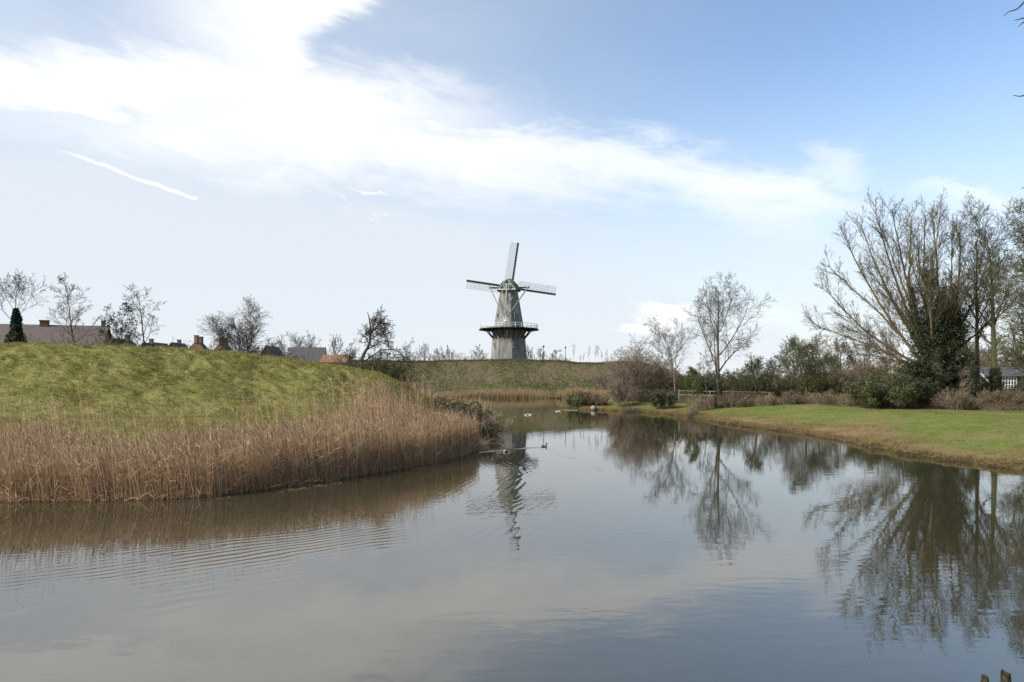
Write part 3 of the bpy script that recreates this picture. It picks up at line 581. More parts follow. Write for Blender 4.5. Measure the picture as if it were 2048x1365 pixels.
def shrub(name, label, px, D, pytop, width_px, seed, nst=14, bark='twig_brown', rmin=.012, leaves=None, group=None, spread=.55, cat='shrub', base_z=None, lv=3, kids=(6, 5, 4), r0=.03, side=0.0):
    rng = np.random.RandomState(seed); X0 = (px-1024)*D/F; z0 = GZ(X0, D) if base_z is None else base_z; Hh = CAMZ+(HOR-pytop)*D/F-z0; wr = width_px*D/F/2
    o = empty(name, (X0, D, z0), label, cat, group)
    th = rng.rand(nst)*6.283; rr = rng.rand(nst)**.6; P0 = np.column_stack([rr*np.cos(th)*wr*.45, rr*np.sin(th)*wr*.35, np.full(nst, -.15)])
    D0 = np.column_stack([np.cos(th)*rr*spread*wr/Hh*1.6+side, np.sin(th)*rr*spread*wr/Hh*1.6, np.ones(nst)]); L0 = Hh*(1.05-.35*rr)*(.8+.3*rng.rand(nst))
    sp = [dict(n=6, wob=.09, up=.04, c=kids[0], t=(.15, 1), a=(18, 45), l=(.3, .6), sh=.5, r=.6, tip=.3), dict(n=5, wob=.14, up=.05, c=kids[1], t=(.15, 1), a=(20, 50), l=(.35, .65), r=.65, tip=.4),
          dict(n=4, wob=.18, up=.03, c=kids[2] if lv > 2 else 0, t=(.2, 1), a=(20, 55), l=(.4, .7), r=.7, tip=.5), dict(n=3, wob=.2, tip=.6)]
    L = grow(rng, P0, D0, L0, np.full(nst, r0), sp, rmin)
    zs = np.concatenate([p[..., 2].ravel() for p, _ in L]); sc = Hh/np.percentile(zs, 99.7); xs = np.concatenate([p[..., 0].ravel() for p, _ in L]); sx = wr*2/(np.percentile(xs, 98.5)-np.percentile(xs, 1.5))
    S = np.array([sx, sx, sc]); L = [(p*S, r) for p, r in L]
    link('stems', mesh_np('stems', tubeparts(L, [4, 3, 3, 3]), [M[bark]]), o)
    if leaves:
        n, size, mat = leaves; P = np.concatenate([p.reshape(-1, 3) for p, _ in L[1:]]); P = P[rng.randint(len(P), size=n)]+rng.randn(n, 3)*size*.8; P = P[P[:, 2] > 0.02]
        link('leaves', mesh_np('leaves', [(*leafquads(P, size), 0)], [M[mat]]), o)
    return o
S = std_spec
TREES_ON = True
if TREES_ON:
    # ---- left, beyond the embankment
    tree('bare_tree', 'forked bare tree with an ivy-clad trunk before the long brown roof, leftmost tree', 33, 85, 541, S(c=(7, 7, 6, 3), t0=(.72, .98), a=((22, 45), (25, 50), (25, 55)), l=((.32, .5), (.35, .6), (.4, .7))), 3, .24, rmin=.014,
         stems=[((0, 0, -.3), (0, 0, 1), .62, 1)], ivy=(0, 11.2, 2.3, .22, 11000, .22))
    tree('bare_tree', 'slender bare tree with a straight central stem behind the middle of the long brown roof', 150, 92, 547, S(c=(15, 6, 5, 3), t0=(.40, .98), a=((35, 62), (25, 45), (25, 50)), l=((.24, .34), (.35, .6), (.4, .7)), droop=.02, sh=(.6, .4, .3)), 5, .18, rmin=.014)
    tree('bare_tree', 'small tree still holding scattered dark leaves at the right end of the long roof', 228, 96, 604, S(c=(8, 6, 5, 3), t0=(.3, .95), l=((.4, .6), (.35, .6), (.4, .7))), 8, .12, rmin=.013, lean=(.12, 0), leaves=(900, .26, 'ivy'))
    tree('bare_tree', 'bare tree with arching drooping boughs just right of the long brown roof', 293, 95, 571, S(c=(13, 6, 5, 3), t0=(.25, .97), a=((38, 66), (25, 45), (25, 50)), l=((.28, .46), (.35, .6), (.4, .7)), droop=.07, sh=(.55, .4, .3)), 11, .2, rmin=.014)
    tree('bare_tree', 'large round-crowned bare tree with a twin trunk behind the low brick gables', 496, 105, 592, S(c=(10, 9, 7, 4), t0=(.2, .85), up=(.02, .05, .03, .01), a=((24, 56), (20, 45), (20, 50)), l=((.5, .72), (.4, .6), (.4, .7)), sh=(.4, .4, .3)), 17, .26, rmin=.015,
         stems=[((0, 0, -.3), (.10, 0, 1), 1, 1), ((-1.4, .6, -.3), (-.14, 0, 1), .85, .65)])
    shrub('shrub', 'bare twiggy shrub left of the large twin-trunked tree', 440, 104, 668, 60, 19, 10, 'bark', .014)
    for k, (px, top, sd_, r) in enumerate([(566, 668, 31, .12), (584, 661, 32, .14), (602, 664, 33, .14)]):
        tree('bare_tree', ['bushy bare tree behind the dark slate roof, nearest the big twin-trunked tree', 'middle one of three bushy bare trees left of the dark flat roof', 'bushy bare tree rising behind the left end of the dark roof'][k], px, 150, top, S(c=(10, 7, 5, 0), t0=(.2, .98), a=((15, 40), (20, 45), (20, 50)), l=((.5, .75), (.4, .6), (.4, .7)), sh=(.4, .4, .3)), sd_, r, rmin=.02, group='bushy bare trees behind the roofs', base_z=3)
    tree('bare_tree', 'cone-shaped bare tree behind the dark flat roof', 622, 150, 662, S(c=(16, 6, 4, 0), t0=(.3, .98), a=((30, 50), (25, 45), (20, 50)), l=((.35, .5), (.35, .6), (.4, .7)), sh=(.6, .4, .3)), 34, .15, rmin=.02, base_z=3)
    for k, (px, top) in enumerate([(662, 669), (678, 668), (690, 676)]):
        tree('pollard_tree', ['left one of three knobbly pollard trees behind the orange roof', 'middle one of three knobbly pollard trees behind the orange roof', 'right one of three knobbly pollard trees behind the orange roof'][k], px, 140, top, S(c=(8, 6, 4, 0), t0=(.5, .98), a=((12, 38), (25, 45), (20, 50)), l=((.4, .55), (.25, .4), (.3, .5)), sh=(.4, .4, .3)), 40+k, .2, rmin=.022, group='pollard trees behind the orange roof', base_z=3)
    # leaning half-dead tree on the end of the embankment
    p = lambda a, b, D=76: at(a, b, D)
    base = p(712, 745); o = empty('dead_tree', (base[0], base[1], base[2]-.6), 'half-dead tree with crooked broken limbs leaning behind the end of the grassy embankment', 'tree')
    def pol(pts): return np.array([p(*q[:2], 76+(q[2] if len(q) > 2 else 0)) for q in pts])-base+np.array([0, 0, .6])
    tr = catmull(pol([(708,750),(720,730),(728,708),(738,690),(741,665),(739,640),(735,625)]), 4)
    MB().tube(tr, np.linspace(.25, .035, len(tr)), 8).build('trunk', M['bark'], o, True)
    limbs = [[(741,668),(752,655),(760,642),(762,632)], [(740,680),(752,672),(765,665),(772,658)], [(738,690),(732,675),(730,660)], [(733,700),(748,692),(762,684),(775,678)], [(722,728),(745,712),(765,700),(790,700),(812,698)], [(712,742),(745,735),(775,722),(800,705)],
             [(760,642),(768,650),(770,660)], [(745,665),(748,650),(756,636)], [(715,738),(705,722),(700,708)], [(780,750),(772,735),(755,722),(748,700)], [(785,748),(800,730),(812,715)], [(775,748),(760,740),(740,728)]]
    m = MB(); st, dr, ln = [], [], []
    for q, l in enumerate(limbs):
        l = [(a, b, (q % 5-2)*.7*i/len(l)) for i, (a, b) in enumerate(l)]; c = catmull(pol(l), 4); m.tube(c, np.linspace(.085, .02, len(c)), 5)
        for _ in range(16):
            i = random.Random(q*31+_).randrange(2, len(c)-1); st.append(c[i]); dr.append(nrm(c[i+1]-c[i]+rs.randn(3)*.7)); ln.append(.5+1.0*rs.rand())
    lv = grow(np.random.RandomState(5), st, dr, ln, np.full(len(st), .04), [dict(n=5, wob=.25, up=.05, c=7, a=(30, 70), l=(.3, .6), r=.6), dict(n=4, wob=.25, c=4, a=(30, 70), l=(.4, .6)), dict(n=3, wob=.2)], .014)
    m.p += tubeparts(lv, [3, 3, 3]); m.build('crown', M['bark'], o)
    c = pol([(760,738)])[0]+rs.randn(2600, 3)*np.array([2.0, 1.2, .9]); c = c[c[:, 2] > -.5]; link('ivy', mesh_np('ivy', [(*leafquads(c, .13), 0)], [M['leaf_olive']]), o)
    shrub('shrub', 'dense green-brown scrub around the foot of the half-dead tree', 765, 74, 705, 110, 61, 40, 'bark_moss', .012, leaves=(5000, .11, 'leaf_olive'), kids=(8, 6, 4), base_z=2.2)
    # ---- distant trees behind the rampart
    lab = ['small distant bare tree right of the half-dead tree', 'rounded distant bare tree between the half-dead tree and the nearest lamp post', 'low spreading distant bare tree left of the tall pole', 'distant bare tree right beside the leftmost pole on the rampart', 'rounded distant bare tree just left of the windmill', 'slim distant bare tree close to the right side of the windmill', 'second slim distant bare tree right of the windmill', 'wide low distant bare tree between the two right-hand poles']
    for k, (px, top, wd) in enumerate([(816, 689, .3), (849, 685, .3), (878, 693, .5), (902, 692, .4), (955, 692, .6), (1064, 690, .2), (1082, 695, .2), (1110, 698, .7)]):
        tree('bare_tree', lab[k], px, 228, top, S(c=(12, 7, 5, 0), t0=(.12, .98), a=((20+wd*40, 30+wd*50), (20, 45), (20, 50)), l=((.45, .7), (.4, .6), (.4, .7)), sh=(.5, .4, .3)), 60+k, .16, rmin=.026, group='small bare trees beyond the windmill hill', base_z=7.5 if k > 0 else 5)
    # hedge tops between them
    for k, (px, top, wpx) in enumerate([(833, 703, 34), (866, 704, 30), (888, 702, 40), (925, 706, 34), (940, 704, 30), (972, 704, 26), (1098, 710, 30), (1128, 711, 28)]):
        shrub('shrub', ['far brown shrub right of the first distant tree', 'far brown shrub under the second distant tree', 'far brown shrub left of the leftmost pole', 'far thin shrub right of the leftmost pole', 'far shrub left of the round tree beside the windmill', 'far shrub touching the left foot of the windmill', 'far shrub left of the wide low tree', 'far shrub at the rightmost pole'][k], px, 222, top, wpx, 80+k, 9, 'twig_red', .022, group='brown shrubs beyond the windmill hill', lv=2, kids=(6, 6, 0), base_z=7.5)
    for k, px in enumerate([1147, 1160, 1166, 1178, 1189, 1196, 1204, 1215, 1224]):
        rng = np.random.RandomState(200+k); X0 = (px-1024)*175/F; z0 = GZ(X0, 175); h = 1.8+2.6*rng.rand()
        o = empty('sapling', (X0, 175, z0), ['lone thin sapling furthest left on the dip of the rampart', 'thin sapling, second from the left on the rampart dip', 'thin sapling close beside the second one on the rampart dip', 'fourth thin sapling along the rampart crest', 'thin sapling in the middle of the row on the rampart crest', 'sixth thin sapling along the rampart crest', 'thin sapling left of the last two before the reddish bush', 'last but one thin sapling before the reddish bush', 'thin sapling nearest the reddish bush on the rampart crest'][k], 'sapling', 'thin saplings on the rampart crest')
        lv = grow(rng, [(0, 0, -.2)], [(0, 0, 1)], [h], [.022], [dict(n=6, wob=.05, c=9, t=(.3, 1), a=(10, 26), l=(.2, .5), r=.6), dict(n=4, wob=.1, up=.1, c=3, a=(15, 35), l=(.4, .6)), dict(n=3)], .018)
        link('trunk', mesh_np('trunk', tubeparts(lv[:1], [4]), [M['twig_brown']]), o); link('crown', mesh_np('crown', tubeparts(lv[1:], [3, 3]), [M['twig_brown']]), o)
    # ---- right bank
    shrub('shrub', 'large reddish-brown bare bush at the right end of the windmill hill', 1278, 103, 680, 122, 101, 46, 'twig_red', .014, kids=(8, 6, 5))
    shrub('shrub', 'greyish bare bush at the foot of the large reddish bush', 1245, 98, 755, 60, 102, 26, 'twig_brown', .013, kids=(7, 6, 4))
    shrub('shrub', 'low dark evergreen bush under the reddish bush by the lawn corner', 1325, 92, 778, 52, 103, 16, 'twig_brown', .012, leaves=(5200, .16, 'ivy'))
    tree('bare_tree', 'slim upright bare tree with several rising limbs left of the tall bare tree', 1352, 96, 630, S(c=(9, 7, 6, 3), t0=(.25, .9), a=((14, 34), (18, 38), (20, 45)), l=((.55, .75), (.4, .6), (.4, .7)), sh=(.35, .4, .3)), 111, .16, 'bark_grey', .013)
    tree('bare_tree', 'tall bare tree with a round open crown standing out alone above the right bank', 1438, 84, 550, S(c=(9, 9, 8, 5), t0=(.24, .8), up=(.02, .05, .03, .0), a=((28, 58), (22, 48), (25, 55)), l=((.48, .66), (.38, .58), (.38, .6)), sh=(.42, .4, .3), wob=(.03, .09, .14, .18, .2)), 113, .3, 'bark_grey', .012, ivy=(0, 3.2, .5, .35, 1500, .13))
    tree('bare_tree', 'thin crooked tree leaning left beside the tall bare tree', 1424, 83, 700, S(c=(7, 6, 5, 3), t0=(.4, .98), a=((25, 55), (25, 50), (25, 50)), l=((.3, .5), (.4, .6), (.4, .7))), 115, .1, 'bark', .011, lean=(-.32, 0))
    tree('bare_tree', 'small ivy-tufted tree standing in front of the fence left of the tall bare tree', 1388, 85, 735, S(c=(8, 6, 5, 0), t0=(.35, .98), l=((.3, .5), (.4, .6), (.4, .7))), 116, .09, 'bark_moss', .012, leaves=(3600, .13, 'leaf_olive'))
    shrub('shrub', 'green-tinged hedge shrub behind the fence, left of the tall bare tree', 1375, 100, 742, 85, 117, 26, 'bark_moss', .014, leaves=(6500, .15, 'leaf_olive'))
    shrub('shrub', 'green-tinged hedge shrub directly behind the tall bare tree', 1450, 100, 738, 90, 118, 26, 'bark_moss', .014, leaves=(6000, .15, 'leaf_olive'))
    tree('apple_tree', 'low crooked mossy fruit tree with arching twigs right of the tall bare tree', 1516, 86, 706, S(c=(9, 8, 6, 3), t0=(.22, .6), a=((35, 68), (30, 55), (30, 60)), l=((.6, .9), (.4, .6), (.4, .7)), wob=(.16, .22, .22, .25, .25), droop=.05), 119, .17, 'bark_moss', .013, leaves=(5000, .11, 'leaf_olive'))
    tree('apple_tree', 'larger forked mossy fruit tree left of the evergreen bush', 1618, 84, 676, S(c=(9, 9, 7, 3), t0=(.3, .9), a=((25, 60), (30, 55), (30, 60)), l=((.5, .8), (.4, .6), (.4, .7)), wob=(.12, .2, .22, .25, .25), droop=.04), 121, .2, 'bark_moss', .013,
         stems=[((0, 0, -.3), (-.25, 0, 1), 1, 1), ((.2, 0, -.3), (.62, .1, 1), .85, .85)], leaves=(6500, .11, 'leaf_olive'))
    shrub('shrub', 'blue-grey leafy shrub left of the forked mossy fruit tree', 1575, 88, 752, 56, 122, 18, 'twig_brown', .012, leaves=(3000, .12, 'leaf_olive'))
    lab = ['distant bare tree behind the low crooked fruit tree', 'distant bushy tree behind the left side of the forked fruit tree', 'distant bushy tree behind the right side of the forked fruit tree', 'distant bare tree between the forked fruit tree and the willow', 'distant bare tree behind the left boughs of the willow', 'distant bare tree behind the evergreen bush', 'distant bare tree behind the leaning ivy trunk', 'distant bare tree seen between the two tall trunks at the right', 'distant bare tree behind the house at the right edge']
    for k, (px, top, wd) in enumerate([(1545, 715, .3), (1590, 668, .5), (1640, 664, .4), (1683, 672, .4), (1725, 682, .5), (1785, 690, .5), (1930, 668, .5), (1975, 660, .4), (2060, 640, .5)]):
        tree('bare_tree', lab[k], px, 122, top, S(c=(13, 8, 6, 3), t0=(.1, .98), a=((20+wd*30, 34+wd*40), (20, 45), (20, 50)), l=((.45, .7), (.4, .6), (.4, .7)), sh=(.45, .4, .3)), 130+k, .2, ['bark', 'bark_moss', 'twig_brown'][k % 3], .018, group='bare trees behind the right bank', base_z=1.5)
    for k, (px, top, wpx, mt) in enumerate([(1350, 735, 80, 'twig_brown'), (1410, 745, 70, 'bark_moss'), (1490, 744, 80, 'bark_moss'), (1550, 742, 80, 'twig_brown'), (1610, 735, 90, 'bark_moss'), (1680, 730, 90, 'twig_brown'), (1740, 722, 90, 'twig_brown'), (1805, 725, 90, 'twig_brown'), (1900, 735, 90, 'twig_brown'), (1955, 700, 80, 'twig_brown'), (2045, 700, 110, 'bark_moss')]):
        shrub('shrub', ['dense background thicket behind the slim upright tree', 'dense background thicket behind the thin leaning tree', 'dense background thicket right of the tall bare tree', 'dense background thicket behind the blue-grey shrub', 'dense background thicket behind the forked fruit tree', 'dense background thicket between fruit tree and evergreen bush', 'dense background thicket behind the evergreen bush', 'dense background thicket behind the willow base', 'dense background thicket right of the willow ivy', 'dense background thicket left of the house', 'dense background thicket over the house at the right edge'][k], px, 112, top, wpx*1.15, 150+k, 34, mt, .019, leaves=(3500, .2, ['leaf_brown', 'leaf_olive'][k % 2]), group='thickets behind the right bank', base_z=1.3, kids=(8, 7, 4))
    # ---- the great willow
    rng = np.random.RandomState(4); D = 74; X0 = (1866-1024)*D/F; z0 = GZ(X0, D); o = empty('willow_tree', (X0, D, z0), 'huge pollard willow fanning out dozens of bare boughs above a dark ivy-covered head', 'tree')
    O = np.array([X0, D, z0]); q = lambda a, b, dd=0: at(a, b, D+dd)-O
    tk = catmull(np.array([q(1853, 803), q(1860, 785), q(1872, 765), q(1872, 745), q(1868, 722), q(1872, 700)]), 4); MB().tube(tk, np.linspace(.75, .85, len(tk)), 12).tube(catmull(np.array([q(1868,735), q(1885,700), q(1893,660)]), 4), np.linspace(.5, .3, 9), 8).build('trunk', M['bark'], o, True)
    ends = [((1850,745),(1740,690),(1625,652)), ((1850,735),(1745,668),(1640,570)), ((1852,738),(1755,600),(1685,470)), ((1856,730),(1780,580),(1715,450)), ((1858,728),(1790,560),(1752,424)), ((1862,725),(1812,560),(1790,425)), ((1864,725),(1830,560),(1828,430)),
            ((1868,722),(1845,560),(1850,440)), ((1872,720),(1868,560),(1880,432)), ((1878,715),(1885,560),(1870,430)), ((1884,712),(1908,580),(1915,450)), ((1888,712),(1935,620),(1978,520)), ((1890,715),(1960,660),(2010,600)), ((1855,740),(1770,640),(1660,530)), ((1852,742),(1760,700),(1690,640)),
            ((1862,730),(1820,600),(1768,470)), ((1870,722),(1858,600),(1832,480)), ((1882,715),(1900,620),(1925,560)), ((1856,735),(1800,640),(1735,540)), ((1850,742),(1780,715),(1700,700)), ((1875,720),(1850,610),(1812,500)), ((1880,718),(1890,600),(1900,470))]
    m = MB(); st, dr, ln, rd = [], [], [], []
    for e, tri in enumerate(ends):
        dd = (rng.rand()-.5)*11; c = catmull(np.array([q(tri[0][0], tri[0][1], 0), q(tri[1][0]+rng.randn()*5, tri[1][1]+4, dd*.55), q(tri[2][0], tri[2][1], dd)]), 9)
        c[1:] += np.cumsum(rng.randn(len(c)-1, 3)*.045, 0); L = np.linalg.norm(c[-1]-c[0]); r = np.linspace(.20*L/18+.03, .022, len(c)); m.tube(c, r, 6)
        for u in range(22):
            t = .22+.77*(u+rng.rand())/22; fi = t*(len(c)-1); i = min(int(fi), len(c)-2); pos = c[i]+(c[i+1]-c[i])*(fi-i); tan = nrm(c[i+1]-c[i]); st.append(pos); v = nrm(rng.randn(3)); dr.append(nrm(tan+v*.65+np.array([0, 0, .1]))); ln.append((1.6+2.6*rng.rand())*(1.15-.55*t)); rd.append(.035)
    m.build('limbs', M['bark_willow'], o, True)
    lv = grow(rng, st, dr, ln, rd, [dict(n=6, wob=.09, up=.07, c=7, t=(.1, 1), a=(16, 40), l=(.35, .7), r=.6), dict(n=4, wob=.12, up=.05, c=4, a=(20, 45), l=(.4, .7), r=.6), dict(n=3, wob=.15)], .0125)
    link('crown', mesh_np('crown', tubeparts(lv, [3, 3, 3]), [M['bark_willow']]), o)
    ic = []
    for (a, b, rx, ry, n) in [(1885,700,36,48,10000), (1835,738,30,20,4200), (1868,790,20,26,5000), (1850,775,20,26,4500), (1898,790,22,30,4500), (1862,650,34,42,5500), (1895,640,32,42,7000), (1912,672,22,40,4500), (1845,690,26,36,3500), (1880,755,34,26,6500), (1840,762,28,20,3500), (1905,745,20,40,4500), (1826,600,7,30,700), (1853,570,8,42,900), (1865,560,6,40,500), (1908,600,9,30,1100), (1885,600,16,30,1600), (1830,640,14,36,1300), (1912,575,8,10,300), (1930,720,14,20,1000)]:
        v = rng.randn(n, 3); v = nrm(v)*(rng.rand(n, 1)**.45); c = q(a, b); lump = 1+.25*np.sin(v[:, :1]*7+a)+.2*np.sin(v[:, 2:]*9+b)
        ic.append(c+v*lump*np.array([rx*D/F, max(.5, min(1.6, rx*D/F*1.1)), ry*D/F]))
    ic = np.concatenate(ic); ic = ic[ic[:, 2] > .1]; link('ivy', mesh_np('ivy', [(*leafquads(ic, .165), 0)], [M['ivy']]), o)
    shrub('evergreen_bush', 'rounded dark green evergreen bush standing left of the willow trunk', 1757, 71, 738, 108, 171, 34, 'bark', .012, leaves=(17000, .15, 'leaf_olive'), kids=(8, 6, 4))
    shrub('evergreen_bush', 'dark evergreen bush tucked against the willow trunk base', 1822, 71.5, 752, 66, 172, 24, 'bark', .012, leaves=(9000, .15, 'ivy'))
    # leaning ivy-covered trunk
    O = at(1900, 812, 72); o = empty('leaning_tree', O, 'dark ivy-covered trunk leaning right between the willow and the two tall trees', 'tree'); q = lambda a, b, dd=0: at(a, b, 72+dd)-O
    c = catmull(np.array([q(1898,814), q(1915,798), q(1938,775), q(1948,755), q(1945,730), q(1936,705)]), 5); MB().tube(c, np.linspace(.36, .16, len(c)), 8).build('trunk', M['bark'], o, True)
    n = 5000; i = rng.randint(len(c), size=n); link('ivy', mesh_np('ivy', [(*leafquads(c[i]+rng.randn(n, 3)*.27, .14), 0)], [M['ivy']]), o)
    lv = grow(rng, c[8::2], nrm(rng.randn(len(c[8::2]), 3)+np.array([0, 0, 1.5])), np.full(len(c[8::2]), 2.4), np.full(len(c[8::2]), .05), [dict(n=6, wob=.15, c=6, l=(.4, .6)), dict(n=4, wob=.2, c=4), dict(n=3)], .012); link('crown', mesh_np('crown', tubeparts(lv, [4, 3, 3]), [M['bark']]), o)
    tree('bare_tree', 'tall slender bare tree with a bent trunk, left of the pair at the right edge', 1957, 75, 392, S(c=(16, 7, 6, 4), t0=(.36, .98), a=((18, 42), (20, 45), (25, 50)), l=((.26, .42), (.35, .55), (.4, .7)), sh=(.35, .4, .3), wob=(.035, .1, .14, .18, .2)), 181, .3, 'bark_willow', .0125, lean=(-.02, 0), ivy=(0, 2.0, .45, .35, 900, .14))
    tree('bare_tree', 'tall straight mossy tree with ivy round its foot, right one of the right-edge pair', 1993, 73, 398, S(c=(17, 8, 6, 4), t0=(.36, .98), a=((20, 46), (20, 45), (25, 50)), l=((.26, .40), (.35, .55), (.4, .7)), sh=(.3, .4, .3), wob=(.03, .1, .14, .18, .2)), 183, .36, 'bark_moss', .0125, ivy=(0, 4.2, .75, .42, 4200, .15))
    tree('bare_tree', 'dense mossy green-twigged tree reaching in at the right edge of the photo', 2096, 62, 388, S(c=(40, 10, 8, 5), t0=(.10, .98), a=((40, 78), (25, 50), (30, 60)), l=((.30, .42), (.35, .55), (.4, .7)), sh=(.45, .4, .3), droop=.07), 187, .36, 'bark_moss', .0125, leaves=(16000, .10, 'leaf_olive'))
    # tree outside the frame whose twigs hang into the upper right corner
    O = np.array([41., 33., GZ(41, 33)]); o = empty('overhanging_tree', O, 'bare tree outside the frame with twigs hanging into the top right corner', 'tree'); rng = np.random.RandomState(9)
    lv = grow(rng, [(0, 0, -.3)], [(0, 0, 1)], [23], [.45], S(c=(14, 6, 5, 3), t0=(.3, .98), l=((.26, .36), (.35, .55), (.4, .7))), .01)
    MB().tube(lv[0][0][0], lv[0][1][0], 8).build('trunk', M['bark'], o, True)
    q = lambda a, b, D: at(a, b, D)-O; m = MB(); m.p += tubeparts(lv[1:], [5, 3, 3, 3])
    tp = lv[0][0][0]
    for pts in [[tp[7], q(2250, -120, 32), q(2110,-40,31), q(2062,-8,31), q(2048,5,31), q(2033,19,31), q(2018,24,31), q(2006,33,31)], [q(2140,-10,31), q(2080,30,31), q(2050,36,31), q(2028,42,31)], [q(2140,-10,31), q(2062,35,31), q(2048,44,31), q(2036,54,31)], [tp[5], q(2300,120,32), q(2120,170,31), q(2060,188,31), q(2040,193,31), q(2026,191,31)], [tp[4], q(2300,330,32), q(2130,360,31), q(2058,372,31), q(2043,378,31)]]:
        c = catmull(np.array(pts), 4); m.tube(c, np.linspace(.08, .011, len(c)), 4)
    m.tube(np.array([q(2250,-120,32), q(2180,-50,31.5), q(2140,-10,31)]), [.03, .022, .015], 4)
    m.build('crown', M['bark'], o)

# ------------------------------------------------------------------ brambles under the trees, bushes at the shore
rng = np.random.RandomState(77)
n = 52000; px = 1225+rng.rand(n)*1000; D = np.interp(px, [1225, 1330, 1440, 1620, 1800, 2048, 2300], [106, 98, 87, 80.5, 72.5, 66, 60])+np.abs(rng.randn(n))*2.0-.6*np.sin(px*.045)-.5*np.sin(px*.021+2)
X_ = (px-1024)*D/F; z, sd, _, _ = terrain(X_, D); hh = .25+3.4*np.clip(fbm(X_*.3, D*.3, 4, 5)-.18, 0, 1)**1.2; c = np.column_stack([X_, D, z+hh*rng.rand(n)**.8]); ok = sd > 2.5
a = leafquads(c[ok], .11)
k = rng.rand(n) < .6; b = np.column_stack([X_, D, z])[k & ok]; d = nrm(np.column_stack([rng.randn(len(b), 2)*.5, np.ones(len(b))])); L = hh[k & ok]*1.25
tag(link('undergrowth', mesh_np('undergrowth', [(*a, 0), (*ribbons(b, d, L, np.full(len(b), .022), np.column_stack([d[:, :2]*.4, -.3*L]), 2), 1)], [M['bramble'], M['stem']])), kind='stuff', label='tangled brown brambles along the back of the lawn', cat='undergrowth')
# wild bush at the reed point
O = np.array([-2.3, 52., .1]); o = empty('bramble_bush', O, 'dark tangled bramble bush hanging over the water at the end of the reed bank', 'shrub')
bl = [(-1.0,-4.5,.9,1.4,1.8,1.2,3800), (-2.6,-1,1.9,1.5,2.2,1.1,3200), (.3,-2,.6,1.1,2.4,.9,2800), (-3.3,-4,.9,1.5,2.0,1.1,2600), (-2.3,-3,.8,1.3,2.2,1.0,2600), (-1.2,-1,.7,1.3,2.4,1.0,3200), (-2.2,0,1.4,1.6,2.6,1.2,3800), (-.4,1,.6,1.4,2.6,.95,3000), (-1.3,3,1.5,1.6,2.8,1.2,3800), (.2,3,.5,1.2,2.4,.75,2600), (-.2,5,1.0,1.6,2.4,1.1,3000), (-3.2,3,1.9,1.6,3,1.1,2500), (-4.4,0,1.8,1.4,2.5,1.0,2000)]
cs = []
for (a, b, c0, rx, ry, rz_, n) in bl:
    v = nrm(rng.randn(n, 3))*(rng.rand(n, 1)**.4); cs.append(np.array([a, b, c0])+v*np.array([rx, ry, rz_])*(1+.18*np.sin(v[:, :1]*8+a)+.15*np.sin(v[:, 2:]*9+b)))
cs = np.concatenate(cs); cs = cs[cs[:, 2] > -.08]; link('leaves', mesh_np('leaves', [(*leafquads(cs, .105), 0)], [M['thorn']]), o)
ns = 150; st = np.column_stack([rng.randn(ns)*1.2-1.6, rng.randn(ns)*2.6+.5, np.zeros(ns)]); lv = grow(rng, st, np.column_stack([rng.randn(ns)*.55+.3, rng.randn(ns)*.35-.1, np.ones(ns)]), 1.5+.9*rng.rand(ns), np.full(ns, .016), [dict(n=8, wob=.12, up=-.13, c=6, a=(20, 60), l=(.3, .5)), dict(n=4, wob=.2, up=-.1, c=2), dict(n=3)], .009)
link('stems', mesh_np('stems', tubeparts(lv, [3, 3, 3]), [M['stem']]), o)
O = at(1168, 816, 103); O[2] = .1; 
shrub('bramble_bush', 'low grey-green bramble bush at the water corner of the right bank', 1160, 103, 784, 56, 301, 30, 'stem', .012, leaves=(7500, .17, 'leaf_olive'), base_z=0.0, cat='shrub', kids=(7, 5, 3))
shrub('bramble_bush', 'rusty brown bramble bush behind the grey stone on the right bank', 1192, 102, 785, 52, 302, 34, 'twig_red', .012, leaves=(4200, .15, 'leaf_brown'), base_z=0.1, cat='shrub', kids=(7, 5, 3))
for k, (px, py, D, s) in enumerate([(1262, 828, 92, 30), (1390, 836, 78.5, 26)]):
    O = at(px, py, D); z0 = max(GZ(O[0], O[1]), 0); shrub('stump_shoots', ['low tangle of cut branches at the water edge below the reddish bush', 'dark tuft of stump shoots at the water edge in front of the slim tree'][k], px, D, py-18, s*1.2, 310+k, 40, 'bark', .012, base_z=z0-.1, cat='shrub', lv=2, kids=(4, 3, 0), spread=1.0, leaves=(500, .1, 'leaf_brown'))
shrub('shrub', 'thin leafless twigs rising above the dark tuft at the water edge', 1386, 79.5, 790, 34, 320, 8, 'twig_brown', .010, lv=2, kids=(4, 4, 0))
shrub('shrub', 'bare scrub on the rampart slope left of the reddish bush', 1215, 160, 742, 60, 321, 24, 'twig_brown', .018, base_z=1.0)
shrub('shrub', 'low bare scrub at the left foot of the windmill hill', 835, 150, 765, 90, 322, 30, 'twig_red', .018, base_z=.8)
lab = ['by the thin leaning tree', 'under the tall bare tree on its right', 'left of the low crooked fruit tree', 'under the low crooked fruit tree', 'beside the blue-grey shrub', 'right of the forked fruit tree', 'left of the evergreen bush', 'between evergreen bush and willow trunk', 'right of the willow trunk', 'at the foot of the leaning ivy trunk', 'between the two tall right-hand trunks', 'in front of the barred window', 'at the right edge of the lawn']
